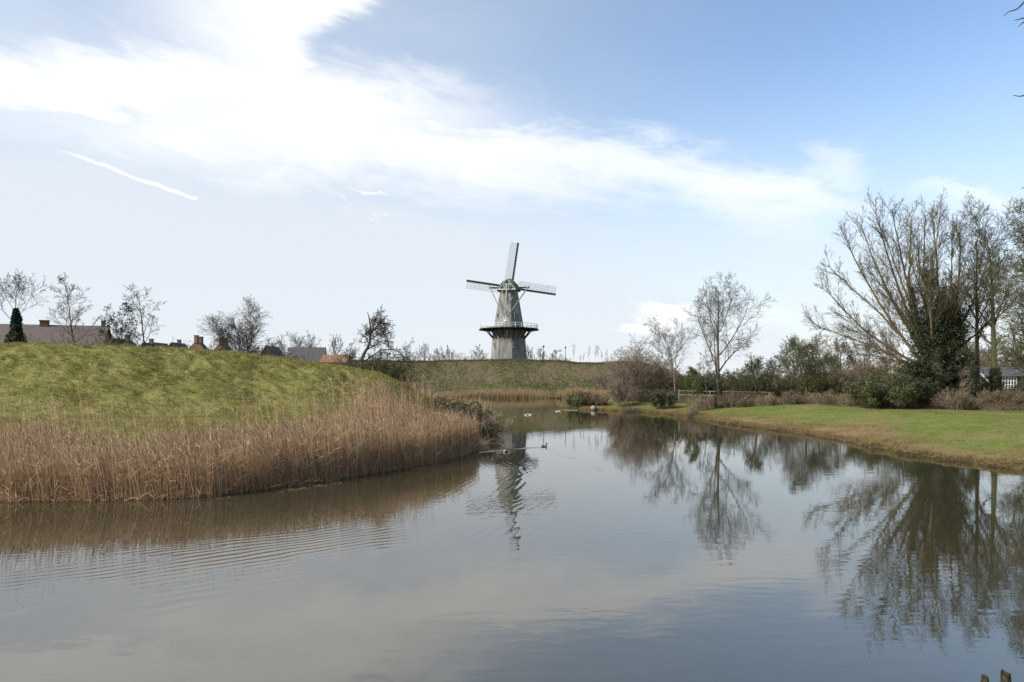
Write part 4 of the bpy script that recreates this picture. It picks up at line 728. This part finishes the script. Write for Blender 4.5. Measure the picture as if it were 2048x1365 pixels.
for k, (px, D, top, wpx) in enumerate([(1405, 84, 788, 40), (1462, 83, 784, 50), (1492, 82, 792, 40), (1532, 81, 786, 46), (1582, 80, 782, 40), (1650, 79, 780, 56), (1700, 76, 786, 44), (1795, 70, 780, 50), (1905, 69, 776, 60), (1935, 69, 782, 44), (1975, 69, 776, 50), (2020, 68, 772, 60), (2055, 67, 778, 50)]):
    shrub('bramble_bush', 'low tangled brown bramble bush '+lab[k], px, D, top, wpx, 460+k, 20, ['stem', 'twig_brown', 'twig_red'][k % 3], .010, leaves=(1500, .09, ['leaf_brown', 'bramble', 'leaf_olive'][k % 3]), group='bramble bushes along the back of the lawn', lv=2, kids=(8, 6, 0), spread=.8)
# grey stone
m = MB(); v = nrm(np.array([(math.sin(a)*math.cos(b), math.sin(a)*math.sin(b), math.cos(a)) for a in np.linspace(.05, 3.09, 9) for b in np.arange(12)*math.pi/6])); v = v*(1+.14*np.sin(v[:, :1]*5+1)*np.cos(v[:, 1:2]*4+2))
f = [(i*12+j, i*12+(j+1) % 12, (i+1)*12+(j+1) % 12, (i+1)*12+j) for i in range(8) for j in range(12)]
o = m.raw(v*np.array([.42, .36, .34]), f).build('boulder', M['stone'], None, True, at(1187, 818, 97.5)+np.array([0, 0, .12])); tag(o, 'rounded grey stone at the water edge below the rusty bramble bush', 'stone')

# ------------------------------------------------------------------ windmill
MY = 181.0; MX = (1017.8-1024)*MY/F; mz = lambda py: CAMZ+(HOR-py)*MY/F; mpx = lambda n: n*MY/F
mill = empty('windmill', (MX, MY, 8.6), 'grey rendered stage windmill with four latticed sails on the grassy hill', 'windmill')
zb = 8.6; zr = lambda py: mz(py)-zb
tw = MB().lathe((0, 0, 0), [(mpx(36.5)*1.06, -.5), (mpx(35.3)*1.05, zr(718)), (mpx(31.8)*1.05, zr(678)), (mpx(30.2)*1.04, zr(661)), (mpx(28.6)*1.04, zr(652)), (mpx(24.8)*1.04, zr(628)), (mpx(20.5)*1.04, zr(602)), (mpx(17.6)*1.03, zr(585))], 8, rot=R(10)).build('tower', M['render'], mill)
def octr(py): return float(np.interp(-py, [-718, -678, -661, -652, -628, -602, -585], [mpx(v) for v in (35.3*1.05, 31.8*1.05, 30.2*1.04, 28.6*1.04, 24.8*1.04, 20.5*1.04, 17.6*1.03)]))
def surf(dx_px, py):
    "front surface point of the octagon at lateral offset"
    Rr = octr(py); x = mpx(dx_px); best = None
    for k in range(8):
        a0 = R(10)+k*math.pi/4; a1 = a0+math.pi/4; p0 = np.array([math.cos(a0), math.sin(a0)])*Rr; p1 = np.array([math.cos(a1), math.sin(a1)])*Rr
        if (p0[0]-x)*(p1[0]-x) <= 0 and abs(p0[0]-p1[0]) > 1e-6:
            t = (x-p0[0])/(p1[0]-p0[0]); y = p0[1]+t*(p1[1]-p0[1])
            if best is None or y < best[1]: n = (a0+a1)/2; best = (x, y, n)
    return best
for dx, py, wd, hg in [(10.5, 691, .6, 1.25), (-27.5, 692, .55, 1.35), (-5, 668, .75, 1.4), (-21.5, 633, .5, 1.2), (13, 633, .5, 1.2), (-5.5, 602, .5, 1.1)]:
    x, y, n = surf(dx, py); nv = np.array([math.cos(n), math.sin(n), 0]); rz = n+math.pi/2; c = np.array([x, y, zr(py)])
    wn = MB().box(c+nv*.02, wd+.24, .22, hg+.24, 0, rz).build('window', M['concrete_sill'] if py > 640 else M['paleg'], tw)
    MB().box(c+nv*.05, wd, .24, hg, 0, rz).build('pane', M['glass'], wn); MB().box(c+nv*.1+np.array([0, 0, -hg/2-.14]), wd+.5, .34, .13, 0, rz).build('sill', M['concrete_sill'], wn)
zd = zr(659.5); rd_ = mpx(58.6)
deck = MB().lathe((0, 0, zd), [(mpx(30), -.02), (rd_-.35, -.02), (rd_, .0), (rd_, .16), (mpx(28.5), .16)], 28, caps=False); 
for k in range(28):
    a = (k+.5)*2*math.pi/28; u = np.array([math.cos(a), math.sin(a), 0]); deck.beam(u*mpx(29)+np.array([0, 0, zd-.14]), u*(rd_+.25)+np.array([0, 0, zd-.14]), .16, .2)
deck = deck.build('gallery_deck', M['black'], mill)
rl = MB(); Nn = 28
for k in range(Nn):
    a = k*2*math.pi/Nn; b = (k+1)*2*math.pi/Nn; pa = np.array([math.cos(a), math.sin(a), 0])*(rd_-.15); pb = np.array([math.cos(b), math.sin(b), 0])*(rd_-.15); z0 = np.array([0, 0, zd+.16])
    rl.beam(pa+z0, pa+z0+np.array([0, 0, 1.12]), .13, .13)
    for hh in (.55, 1.1): rl.beam(pa+z0+np.array([0, 0, hh]), pb+z0+np.array([0, 0, hh]), .09, .1)
rl.build('railing', M['dirtywhite'], deck)
for k in range(22):
    a = (k+.5)*2*math.pi/22; u = np.array([math.cos(a), math.sin(a), 0]); MB().beam(u*mpx(31.2)+np.array([0, 0, zr(679)]), u*(rd_-1.4)+np.array([0, 0, zd-.05]), .17, .22).build('gallery_strut', M['sailwood'], mill)
# cap, seen from its back, wind side pointing away
ze = zr(580)
MB().lathe((0, 0, 0), [(mpx(18.2), zr(585.2)), (mpx(18.8), zr(585)), (mpx(18.8), zr(583)), (mpx(17.8), zr(582.9)), (mpx(17.8), zr(581)), (mpx(18.9), zr(580.9)), (mpx(18.9), ze)], 24).build('cap_ring', M['concrete_sill'], mill)
cap = MB(); secs = []
CA = R(-9)                                     # axis of the cap: away from the camera, a little to the left
ax = np.array([math.sin(-CA)*-1*-1, math.cos(CA), 0]); ax = nrm(np.array([.16, 1, 0])); sdv = np.array([ax[1], -ax[0], 0])
for t, hw, h, base in [(-3.0, 2.25, 2.15, 0), (-2.2, 2.65, 2.6, 0), (0, 3.0, 3.0, 0), (2.0, 2.7, 3.2, 0), (3.2, 1.9, 3.1, .1)]:
    row = [sdv*u*hw+ax*t+np.array([0, 0, ze+base+v*h]) for u, v in [(-1.02, -.12), (-.98, .12), (-.78, .45), (-.45, .78), (-.12, .98), (.12, .98), (.45, .78), (.78, .45), (.98, .12), (1.02, -.12)]]; secs.append(row)
v = [q for r in secs for q in r]; f = [(i*10+j, i*10+j+1, (i+1)*10+j+1, (i+1)*10+j) for i in range(4) for j in range(9)]
cap.raw(v, f); cap = cap.build('cap', M['caproof'], mill, True)
MB().raw([q+ax*.12 for q in secs[0]], [list(range(9, -1, -1))]).build('gable', M['green'], cap); MB().raw([q-ax*.12 for q in secs[4]], [list(range(10))]).build('gable', M['green'], cap)
for s in (-1, 1):
    wf = MB(); c0 = sdv*s*.62-ax*2.93+np.array([0, 0, ze+.75]); wf.box(c0, .55, .1, .95, 0, -.16); wf = wf.build('window', M['white'], cap); MB().box(c0-ax*.03, .36, .1, .72, 0, -.16).build('pane', M['glass'], wf)
tm = MB()
for s in (-1, 1):
    tm.beam(sdv*s*2.1-ax*3.05+np.array([0, 0, ze-.2]), sdv*s*.35-ax*3.05+np.array([0, 0, ze+2.1]), .14, .1)
tm.beam(sdv*-2.3-ax*3.08+np.array([0, 0, ze-.25]), sdv*2.3-ax*3.08+np.array([0, 0, ze-.25]), .22, .22); tm.build('gable_trim', M['dirtywhite'], cap)
MB().lathe((0, 0, 0), [(3.05, ze-.35), (3.15, ze-.3), (3.1, ze+.15), (2.9, ze+.2)], 20, caps=False).build('cap_skirt', M['green'], cap)
# tail: two cross beams, tail pole, braces and the capstan wheel
zt = zr(575.5); wheel = np.array([mpx(-7), -7.9, zr(647)]); tp = -ax*3.6+np.array([0, 0, zr(571)])
MB().beam(np.array([mpx(-40), .5, zr(575.8)]), np.array([mpx(41.5), 1.0, zr(574.5)]), .34, .4).build('cross_beam', M['green'], mill)
MB().beam(np.array([mpx(-15), -2.6, zr(579)]), np.array([mpx(19), -2.4, zr(578.5)]), .25, .3).build('cross_beam', M['green'], mill)
tailp = MB().beam(tp, wheel+np.array([0, .1, -1.0]), .3, .34).build('tail_pole', M['paleg'], mill)
for (a, c) in [((-39, .2, 571.5), (-1.0, 646)), ((41, .7, 570.5), (1.0, 644)), ((-13.5, -2.7, 584), (-.3, 634)), ((7, -3.0, 598), (.3, 630))]:
    MB().beam(np.array([mpx(a[0]), a[1], zr(a[2])]), wheel+np.array([mpx(c[0]), .15, zr(c[1])-wheel[2]]), .2, .2).build('tail_brace', M['paleg'], mill)
wh = MB().lathe((0, 0, 0), [(.0, -.25), (.22, -.25), (.22, .25), (0, .25)], 10, caps=False)
wv = wh.p[-1][0]; wh.p[-1] = (wv[:, [0, 2, 1]]+wheel, wh.p[-1][1], 0)
for k in range(10):
    a = k*math.pi/5+.2; u = np.array([math.cos(a), 0, math.sin(a)]); wh.beam(wheel+u*.15, wheel+u*1.12, .1, .1)
wh.build('capstan_wheel', M['white'], tailp)
# sails behind the cap
hub = np.array([mpx(1022.3-1017.8), 5.2, zr(570.3)]); MB().beam(hub-np.array([0, 2.4, 0]), hub+np.array([0, .7, 0]), .6, .6, up=(0, 0, 1)).build('windshaft', M['black'], mill)
LS = mpx(93)
for k in range(4):
    th = R(8.3)-k*math.pi/2; u = np.array([math.sin(th), 0, math.cos(th)]); v = np.array([-math.cos(th), 0, math.sin(th)])   # along the sail, and its trailing side
    yo = np.array([0, (k % 2)*.3, 0]); m = MB().beam(hub+yo, hub+yo+u*LS, .30, .34)
    m.beam(hub+yo+u*2.0-v*.22-np.array([0, .12, 0]), hub+yo+u*LS-v*.22-np.array([0, .12, 0]), .36, .06, up=(0, 1, 0))
    for t in np.arange(2.2, LS-.1, .5): m.beam(hub+yo+u*t-v*.5, hub+yo+u*t, .07, .07)
    s_ = m.build('sail', M['sailwood'], mill); la = MB(); tw0 = .55
    for t in np.arange(1.9, LS+.01, .42):
        zw = .25+.9*(1-t/LS); la.beam(hub+yo+u*t, hub+yo+u*t+v*1.95+np.array([0, -zw, 0]), .052, .05)
    for q in (.5, 1.0, 1.48, 1.95):
        e = q/1.95; la.beam(hub+yo+u*1.9+v*q+np.array([0, -e*(.25+.9*(1-1.9/LS)), 0]), hub+yo+u*LS+v*q+np.array([0, -e*.25, 0]), .055, .05)
    la.build('lattice', M['lattice'], s_)
    if k in (0,): MB().beam(hub+yo+u*2.2, hub+yo+u*1.2+v*1.4, .12, .1).build('sail_brace', M['sailwood'], s_)

# ------------------------------------------------------------------ poles on the rampart
for k, (px, top, lab, ball) in enumerate([(895, 691, 'leftmost slim grey pole on the rampart, left of the windmill', 0), (959.5, 690, 'slim pole on the rampart just left of the windmill', 0), (1087, 693, 'grey street lamp with a dark round head right of the windmill', 1), (1131, 695, 'rightmost slim street lamp on the rampart', 1)]):
    X0 = (px-1024)*190/F; z0 = GZ(X0, 190); ht = CAMZ+(HOR-top)*190/F-z0; o = empty('street_lamp' if ball else 'pole', (X0, 190, z0), lab, 'street lamp' if ball else 'pole')
    MB().lathe((0, 0, 0), [(.14, -.3), (.14, .8), (.09, .9), (.07, ht-.3)], 8).build('post', M['steel'], o)
    (MB().lathe((0, 0, ht-.3), [(.1, 0), (.3 if k == 2 else .2, .12), (.32 if k == 2 else .2, .3), (.2, .45), (.02, .5)], 10) if ball else MB().lathe((0, 0, ht-.3), [(.1, 0), (.16, .1), (.16, .35), (.02, .4)], 8)).build('lamp_head' if ball else 'pole_cap', M['black'], o)

# ------------------------------------------------------------------ houses
def house(name, label, x0, x1, D, ridge_py, roofh, depth, roofm, wallm, chim=(), rot=0, wallh=3.0, gable_front=False, group=None, wins=()):
    "x0,x1: ridge ends in photo pixels at distance D; long side to the viewer unless gable_front"
    cx = ((x0+x1)/2-1024)*D/F; Wd = (x1-x0)*D/F; zr_ = CAMZ+(HOR-ridge_py)*D/F; o = empty(name, (cx, D, zr_-roofh-wallh), label, 'house', group); o.rotation_euler = (0, 0, rot)
    if rot: xe = (x1-1024)*D/F; o.location.x = xe-Wd/2*math.cos(rot); o.location.y = D-Wd/2*math.sin(rot)
    wl, rf = wallh, wallh+roofh
    if gable_front: hx, hy = Wd/2, depth/2
    else: hx, hy = Wd/2, depth/2
    m = MB()
    if gable_front:
        b = [(-hx,-hy,-2.5),(hx,-hy,-2.5),(hx,-hy,wl),(0,-hy,rf),(-hx,-hy,wl)]; bb = [(x,-y,z) for x, y, z in b]; m.raw(b+bb, [(0,1,2,3),(0,3,4,4)][:1]+[(0,3,4,0)][:0]); 
        m.p = []; m.raw(b, [(0,1,2,3,4)]); m.raw(bb, [(4,3,2,1,0)]); m.raw([(-hx,-hy,-2.5),(-hx,-hy,wl),(-hx,hy,wl),(-hx,hy,-2.5),(hx,-hy,-2.5),(hx,-hy,wl),(hx,hy,wl),(hx,hy,-2.5)], [(3,2,1,0),(4,5,6,7)])
    else:
        b = [(-hx,-hy,-2.5),(-hx,-hy,wl),(-hx,0,rf),(-hx,hy,wl),(-hx,hy,-2.5)]; bb = [(-x,y,z) for x, y, z in b]; m.raw(b, [(4,3,2,1,0)]); m.raw(bb, [(0,1,2,3,4)])
        m.raw([(-hx,-hy,-2.5),(hx,-hy,-2.5),(hx,-hy,wl),(-hx,-hy,wl),(-hx,hy,-2.5),(hx,hy,-2.5),(hx,hy,wl),(-hx,hy,wl)], [(0,1,2,3),(7,6,5,4)])
    m.build('wall', M[wallm], o)
    r = MB(); ov = .3; sl = roofh/(hx if gable_front else hy); th = .16
    for s in (-1, 1):
        if gable_front: a = [(0,-hy-ov,rf+.02),(s*(hx+ov),-hy-ov,wl-sl*ov+.02),(s*(hx+ov),hy+ov,wl-sl*ov+.02),(0,hy+ov,rf+.02)]
        else: a = [(-hx-ov,0,rf+.02),(-hx-ov,s*(hy+ov),wl-sl*ov+.02),(hx+ov,s*(hy+ov),wl-sl*ov+.02),(hx+ov,0,rf+.02)]
        a = np.array(a, float); v = np.concatenate([a, a+np.array([0, 0, th])]); fs = [(0,1,2,3),(7,6,5,4),(0,4,5,1),(1,5,6,2),(2,6,7,3),(3,7,4,0)]; r.raw(v, fs if s*(1 if not gable_front else -1) > 0 else [q[::-1] for q in fs])
    r = r.build('roof', M[roofm], o)
    for (cxp, cyo, ch, cw) in chim:
        c = MB().box((cxp, cyo, rf+ch/2-.4), cw, cw*.8, ch+.8); c.box((cxp, cyo, rf+ch-.05), cw*1.18, cw, .14).build('chimney', M['brick'], r)
    for (wx_, wz, ww, wh_) in wins:
        f_ = MB().box((wx_, -hy-.03, wz), ww, .1, wh_).build('window', M['white'], o); MB().box((wx_, -hy-.06, wz), ww*.82, .1, wh_*.82).build('pane', M['glass'], f_)
    return o
house('long_house', 'long house with a big plain brown tiled roof and brick chimney, far left', -115, 214, 100, 655, 4.6, 11, 'roof_brown', 'brick', chim=[(4.2, 0, .8, 1.0), (11.6, 0, .9, .5)], rot=R(18), wallh=2.8)
house('small_house', 'brown gabled house top behind the small leafy tree', 228, 262, 135, 680, 2.2, 6, 'roof_brown', 'brick', chim=[(1.0, 0, .9, .8)], wallh=3, gable_front=True)
house('small_house', 'low dark gable with a chimney at the foot of the drooping bare tree', 288, 312, 140, 688, 1.8, 5, 'roof_slate', 'brick', chim=[(.3, 0, 1.0, .7)], wallh=3, gable_front=True)
house('small_house', 'little dark rounded gable top between the drooping tree and the chimneyed gables', 312, 330, 140, 688, 1.2, 5, 'roof_slate', 'brick', wallh=3, gable_front=True)
house('small_house', 'dark gable with one chimney left of the first twin-chimney house', 345, 368, 135, 688, 1.5, 5, 'roof_slate', 'brick', chim=[(.2, 0, .8, .6)], wallh=3, gable_front=True)
def stepped(label, px, D, top, wpx):
    X0 = (px-1024)*D/F; zt = CAMZ+(HOR-top)*D/F; s = wpx*D/F; o = empty('brick_house', (X0, D, zt-6.5), label, 'house', 'brick houses with a chimney on each gable')
    hw = s/2; sh = s*.14
    for nm, cx_, yy, mat in (('gable', hw*.28, -2.2, 'brick_red'), ('gable', -hw*.28, 2.2, 'brick')):
        g_ = MB(); h = hw*.72; z1 = 6.5
        g_.p = []; b = [(cx_-h, yy, -2), (cx_+h, yy, -2), (cx_+h, yy, z1-h*1.05), (cx_+sh*.55, yy, z1-.25), (cx_-sh*.55, yy, z1-.25), (cx_-h, yy, z1-h*1.05)]
        v = b+[(x, y+.3, z) for x, y, z in b]; g_.raw(v, [(0,1,2,3,4,5)]); g_.raw(v, [(11,10,9,8,7,6)]); g_.raw(v, [(i, i+6, (i+1) % 6+6, (i+1) % 6) for i in range(6)]); w_ = g_.build('gable', M[mat], o)
        MB().box((cx_, yy+.15, z1+.25), sh*1.0, .7, 1.3).box((cx_, yy+.15, z1+.93), sh*1.2, .85, .14).build('chimney', M[mat], w_)
    r = MB(); z1 = 6.1; h = hw*.72
    for s_ in (-1, 1):
        a = [(hw*.28, -1.88, z1), (-hw*.28, 2.18, z1), (-hw*.28+s_*h, 2.18, z1-h*1.05), (hw*.28+s_*h, -1.88, z1-h*1.05)]; a = np.array(a); v = np.concatenate([a, a+np.array([0, 0, .15])]); r.raw(v, [(0,1,2,3),(7,6,5,4),(0,4,5,1),(1,5,6,2),(2,6,7,3),(3,7,4,0)])
    r.build('roof', M['roof_slate'], o)
stepped('brown brick house with two gable chimneys just right of the dark gable', 397, 128, 683, 44)
stepped('brown brick house with two gable chimneys at the left foot of the twin-trunked tree', 446, 124, 686, 44)
house('small_house', 'grey pitched roof right of the twin-trunked tree', 505, 545, 135, 703, 2.2, 7, 'roof_slate', 'brick', wallh=3)
house('small_house', 'slate gable roof with a pale edge left of the dark flat-topped roof', 528, 562, 132, 695, 2.8, 7, 'roof_slate', 'brick', wallh=3, gable_front=True)
house('dark_house', 'dark block-like roof with a small white dormer window left of the orange roof', 579, 649, 128, 697, 3.2, 2.4, 'roof_slate', 'roof_slate', wallh=2.2, wins=[(-2.9, 4.3, .5, .7)])
house('low_house', 'low orange-red tiled roof in front of the pollard trees', 650, 697, 122, 712, 1.2, 5, 'roof_orange', 'brick_red', wallh=1.6, group=None)
for k, (px, top, wpx) in enumerate([(70, 672, 50), (130, 655, 70), (170, 665, 60), (215, 672, 40), (520, 702, 50), (560, 704, 60), (610, 708, 60), (660, 712, 60), (695, 705, 50), (340, 690, 30), (395, 694, 40)]):
    shrub('shrub', ['bare shrub in front of the long roof between ivy trunk and slender tree', 'tall bare shrub under the slender tree before the long roof', 'bare shrub right of the slender tree before the long roof', 'bare shrub at the right end of the long roof', 'bare hedge shrub right of the twin-trunked tree', 'bare hedge shrub before the slate gable roof', 'bare hedge shrub before the dark block-like roof', 'bare hedge shrub before the orange roof', 'bare hedge shrub touching the half-dead tree on its left', 'tiny bare shrub among the small gables', 'tiny bare shrub before the first twin-chimney house'][k], px, 84 if px < 300 else 105, top, wpx, 400+k, 14, ['bark_moss', 'twig_brown'][k % 2], .014, base_z=3.0, group='bare shrubs behind the embankment', lv=2, kids=(7, 6, 0))
# house on the right
D = 92; O = at(2010, 800, D); O[2] = 1.3; o = empty('brick_house', O, 'brick house with a white-barred window half hidden behind the trunks at the right edge', 'house'); q = lambda a, b, dd=0: at(a, b, D+dd)-O
x0, x1 = q(1962, 760)[0], q(2110, 760)[0]; zt = q(0, 752)[2]; zR = q(0, 734)[2]
MB().box(((x0+x1)/2, 3, zt/2-.5), x1-x0, 6, zt+1).build('wall', M['brick'], o)
r = MB(); v = np.array([(x0-.4, -.4, zt-.1), (x1+.4, -.4, zt-.1), (x1+.4, 3, zR), (x0+1.2, 3, zR), (x0-.4, 6.4, zt-.1), (x1+.4, 6.4, zt-.1)]); r.raw(v, [(0,1,2,3)]); r.raw(v, [(5,4,3,2)]); r.raw(v, [(4,0,3)]); r.raw(v, [(1,5,2)]); r.build('roof', M['roof_slate'], o)
MB().beam(q(1960, 746, -.6), q(1981, 769, -.6), .2, .14).beam(q(1981, 769, -.6), q(2003, 769, -.6), .2, .14).build('gutter', M['white'], o)
wc = q(2018, 766, -.02); wf = MB()
for i in range(6): wf.box(wc+np.array([(i-2.5)*.38, -.06, 0]), .07, .08, 1.55)
for j in range(4): wf.box(wc+np.array([0, -.03, (j-1.5)*.5]), 2.0, .09, .08)
wf = wf.build('window', M['white'], o); MB().box(wc, 1.95, .06, 1.5).build('pane', M['glass'], wf)

for k, (px, top, wpx) in enumerate([(1975, 752, 34), (2035, 756, 70), (1945, 770, 40)]):
    shrub('shrub', ['twiggy shrub hiding the gable of the house at the right', 'mossy twiggy shrub before the barred window of the right-hand house', 'low bare shrub between the leaning ivy trunk and the tall bent tree'][k], px, 78, top, wpx, 440+k, 16, ['twig_brown', 'bark_moss', 'twig_brown'][k], .012, leaves=(900, .1, 'leaf_brown'))
# ------------------------------------------------------------------ fence behind the right trees
o = empty('rail_fence', at(1360, 800, 93), 'pale two-rail wooden fence running behind the trees of the right bank', 'fence'); O = np.array(o.location)
P = [at(px, py, D)-O for px, py, D in [(1358, 782, 96), (1420, 783, 94), (1480, 784, 92.5), (1540, 785, 91), (1600, 786, 89.5), (1660, 787, 88), (1720, 788, 87)]]
for a, b in zip(P[:-1], P[1:]):
    for dz in (0, -.55): MB().beam(a+np.array([0, 0, dz]), b+np.array([0, 0, dz]), .05, .06).build('rail', M['fence'], o)
for a in P: MB().box(a+np.array([0, .08, -.7]), .1, .1, 1.6).build('fence_post', M['fence'], o)

# ------------------------------------------------------------------ posts in the foreground water
def post(px, py, D, r, hgt, seed, label, lean=0):
    rg = np.random.RandomState(seed); top = at(px, py, D); n = 14; prof = []; v = []
    zs = np.linspace(-.9, top[2], 9)
    for k, z in enumerate(zs):
        for j in range(n):
            a = j*2*math.pi/n; rr = r*(1+.12*math.sin(3*a+seed)+.06*rg.randn())*(.9 if k == 8 else 1); zz = z+(rg.rand()*.07-.02 if k == 8 else 0)
            v.append((rr*math.cos(a)+lean*z, rr*math.sin(a), zz))
    f = [(i*n+j, i*n+(j+1) % n, (i+1)*n+(j+1) % n, (i+1)*n+j) for i in range(8) for j in range(n)]; m = MB().raw(v, f)
    m.raw(v[8*n:]+[(lean*top[2], 0, top[2]-.05)], [(j, (j+1) % n, n) for j in range(n)])
    return tag(m.build('wooden_post', M['postwood'], None, True, (top[0], top[1], 0)), label, 'post')
post(1968+2, 1356, 9.3, .05, 1, 1, 'shorter rotten post stub with a pointed top at the lower right corner'); post(2014, 1347, 9.35, .062, 1, 2, 'taller rotten mossy post with a broken top at the lower right corner', -.04)

# ------------------------------------------------------------------ water birds: one continuous body lofted from tail to bill
def bird(name, label, px, py, heading, kind, scale=1.0, group=None, headdown=False):
    D = CAMZ*F/(py-HOR); X0 = (px-1024)*D/F; n = 10
    st = [(-.30,.085,.012,.012),(-.25,.075,.05,.028),(-.16,.055,.095,.07),(-.05,.045,.115,.085),(.06,.045,.11,.09),(.13,.06,.085,.085),(.165,.11,.05,.055),(.175,.17,.032,.036),(.19,.215,.034,.034),(.215,.235,.04,.038),(.245,.23,.034,.03),(.27,.22,.016,.012),(.32,.212,.018,.007),(.335,.21,.006,.003)]
    st = np.array(st)*scale; v = []
    for k, (x_, z_, wy_, wz_) in enumerate(st):
        tl = [0,0,0,0,0,.5,1.1,1.4,1.0,.3,0,0,0,0][k]
        for j in range(n):
            a = j*2*math.pi/n; v.append((x_-math.sin(a)*wz_*math.sin(tl), math.cos(a)*wy_, z_+math.sin(a)*wz_*math.cos(tl)))
    m = MB(); mi = {'drake': [2,2,1,1,1,3,3,0,0,0,0,4,4], 'hen': [3,3,3,3,3,3,3,3,3,3,3,4,4], 'white': [3]*11+[4,4]}[kind]
    for k in range(len(st)-1): m.raw([v[k*n+j] for j in range(n)]+[v[(k+1)*n+j] for j in range(n)], [(j, (j+1) % n, n+(j+1) % n, n+j) for j in range(n)], mi[k])
    m.raw(v[:n], [list(range(n))[::-1]], mi[0]); m.raw(v[-n:], [list(range(n))], 4)
    # weld the rings into one surface
    o = m.build(name, {'drake': [M['d_head'], M['d_body'], M['d_dark'], M['d_brown'], M['bill']], 'hen': [M['d_brown']]*4+[M['d_dark']], 'white': [M['d_white']]*4+[M['bill']]}[kind], None, True, (X0, D, .0))
    import bmesh
    bm = bmesh.new(); bm.from_mesh(o.data); bmesh.ops.remove_doubles(bm, verts=bm.verts, dist=1e-5); bm.to_mesh(o.data); bm.free()
    o.rotation_euler = (0, 0, heading); return tag(o, label, 'duck' if kind != 'white' else 'bird', group)
bird('duck', 'lone drake mallard swimming ahead of its long V-shaped wake', 1089, 893.5, R(40), 'drake', .95)
bird('duck', 'dark-headed drake mallard, right one of the close pair before the windmill reflection', 1010, 904, R(120), 'drake', .95)
bird('duck', 'brown female mallard, left one of the close pair before the windmill reflection', 998, 909, R(165), 'hen', .9)
for k, (px, py, h) in enumerate([(1052, 831, 0), (1060, 830.5, 170), (1068, 831, 200)]):
    bird('water_bird', ['pale bird at the left of the trio on the far water', 'pale bird in the middle of the trio on the far water', 'pale bird at the right of the trio on the far water'][k], px, py, R(h), 'white' if k != 2 else 'hen', .85, 'pale birds on the far water')
for k, (px, py, h) in enumerate([(1113.5, 823.5, 180), (1118.5, 823, 0)]):
    bird('water_bird', ['left white bird of the pair near the bramble bush', 'right white bird of the pair near the bramble bush'][k], px, py, R(h), 'white', .7, 'white birds near the bramble bush')
o = MB().beam(at(1126, 820.6, 98), at(1156, 821.2, 97), .07, .06).build('floating_pole', M['fence'], None); tag(o, 'pale thin pole floating on the water beside the bramble bush', 'pole')
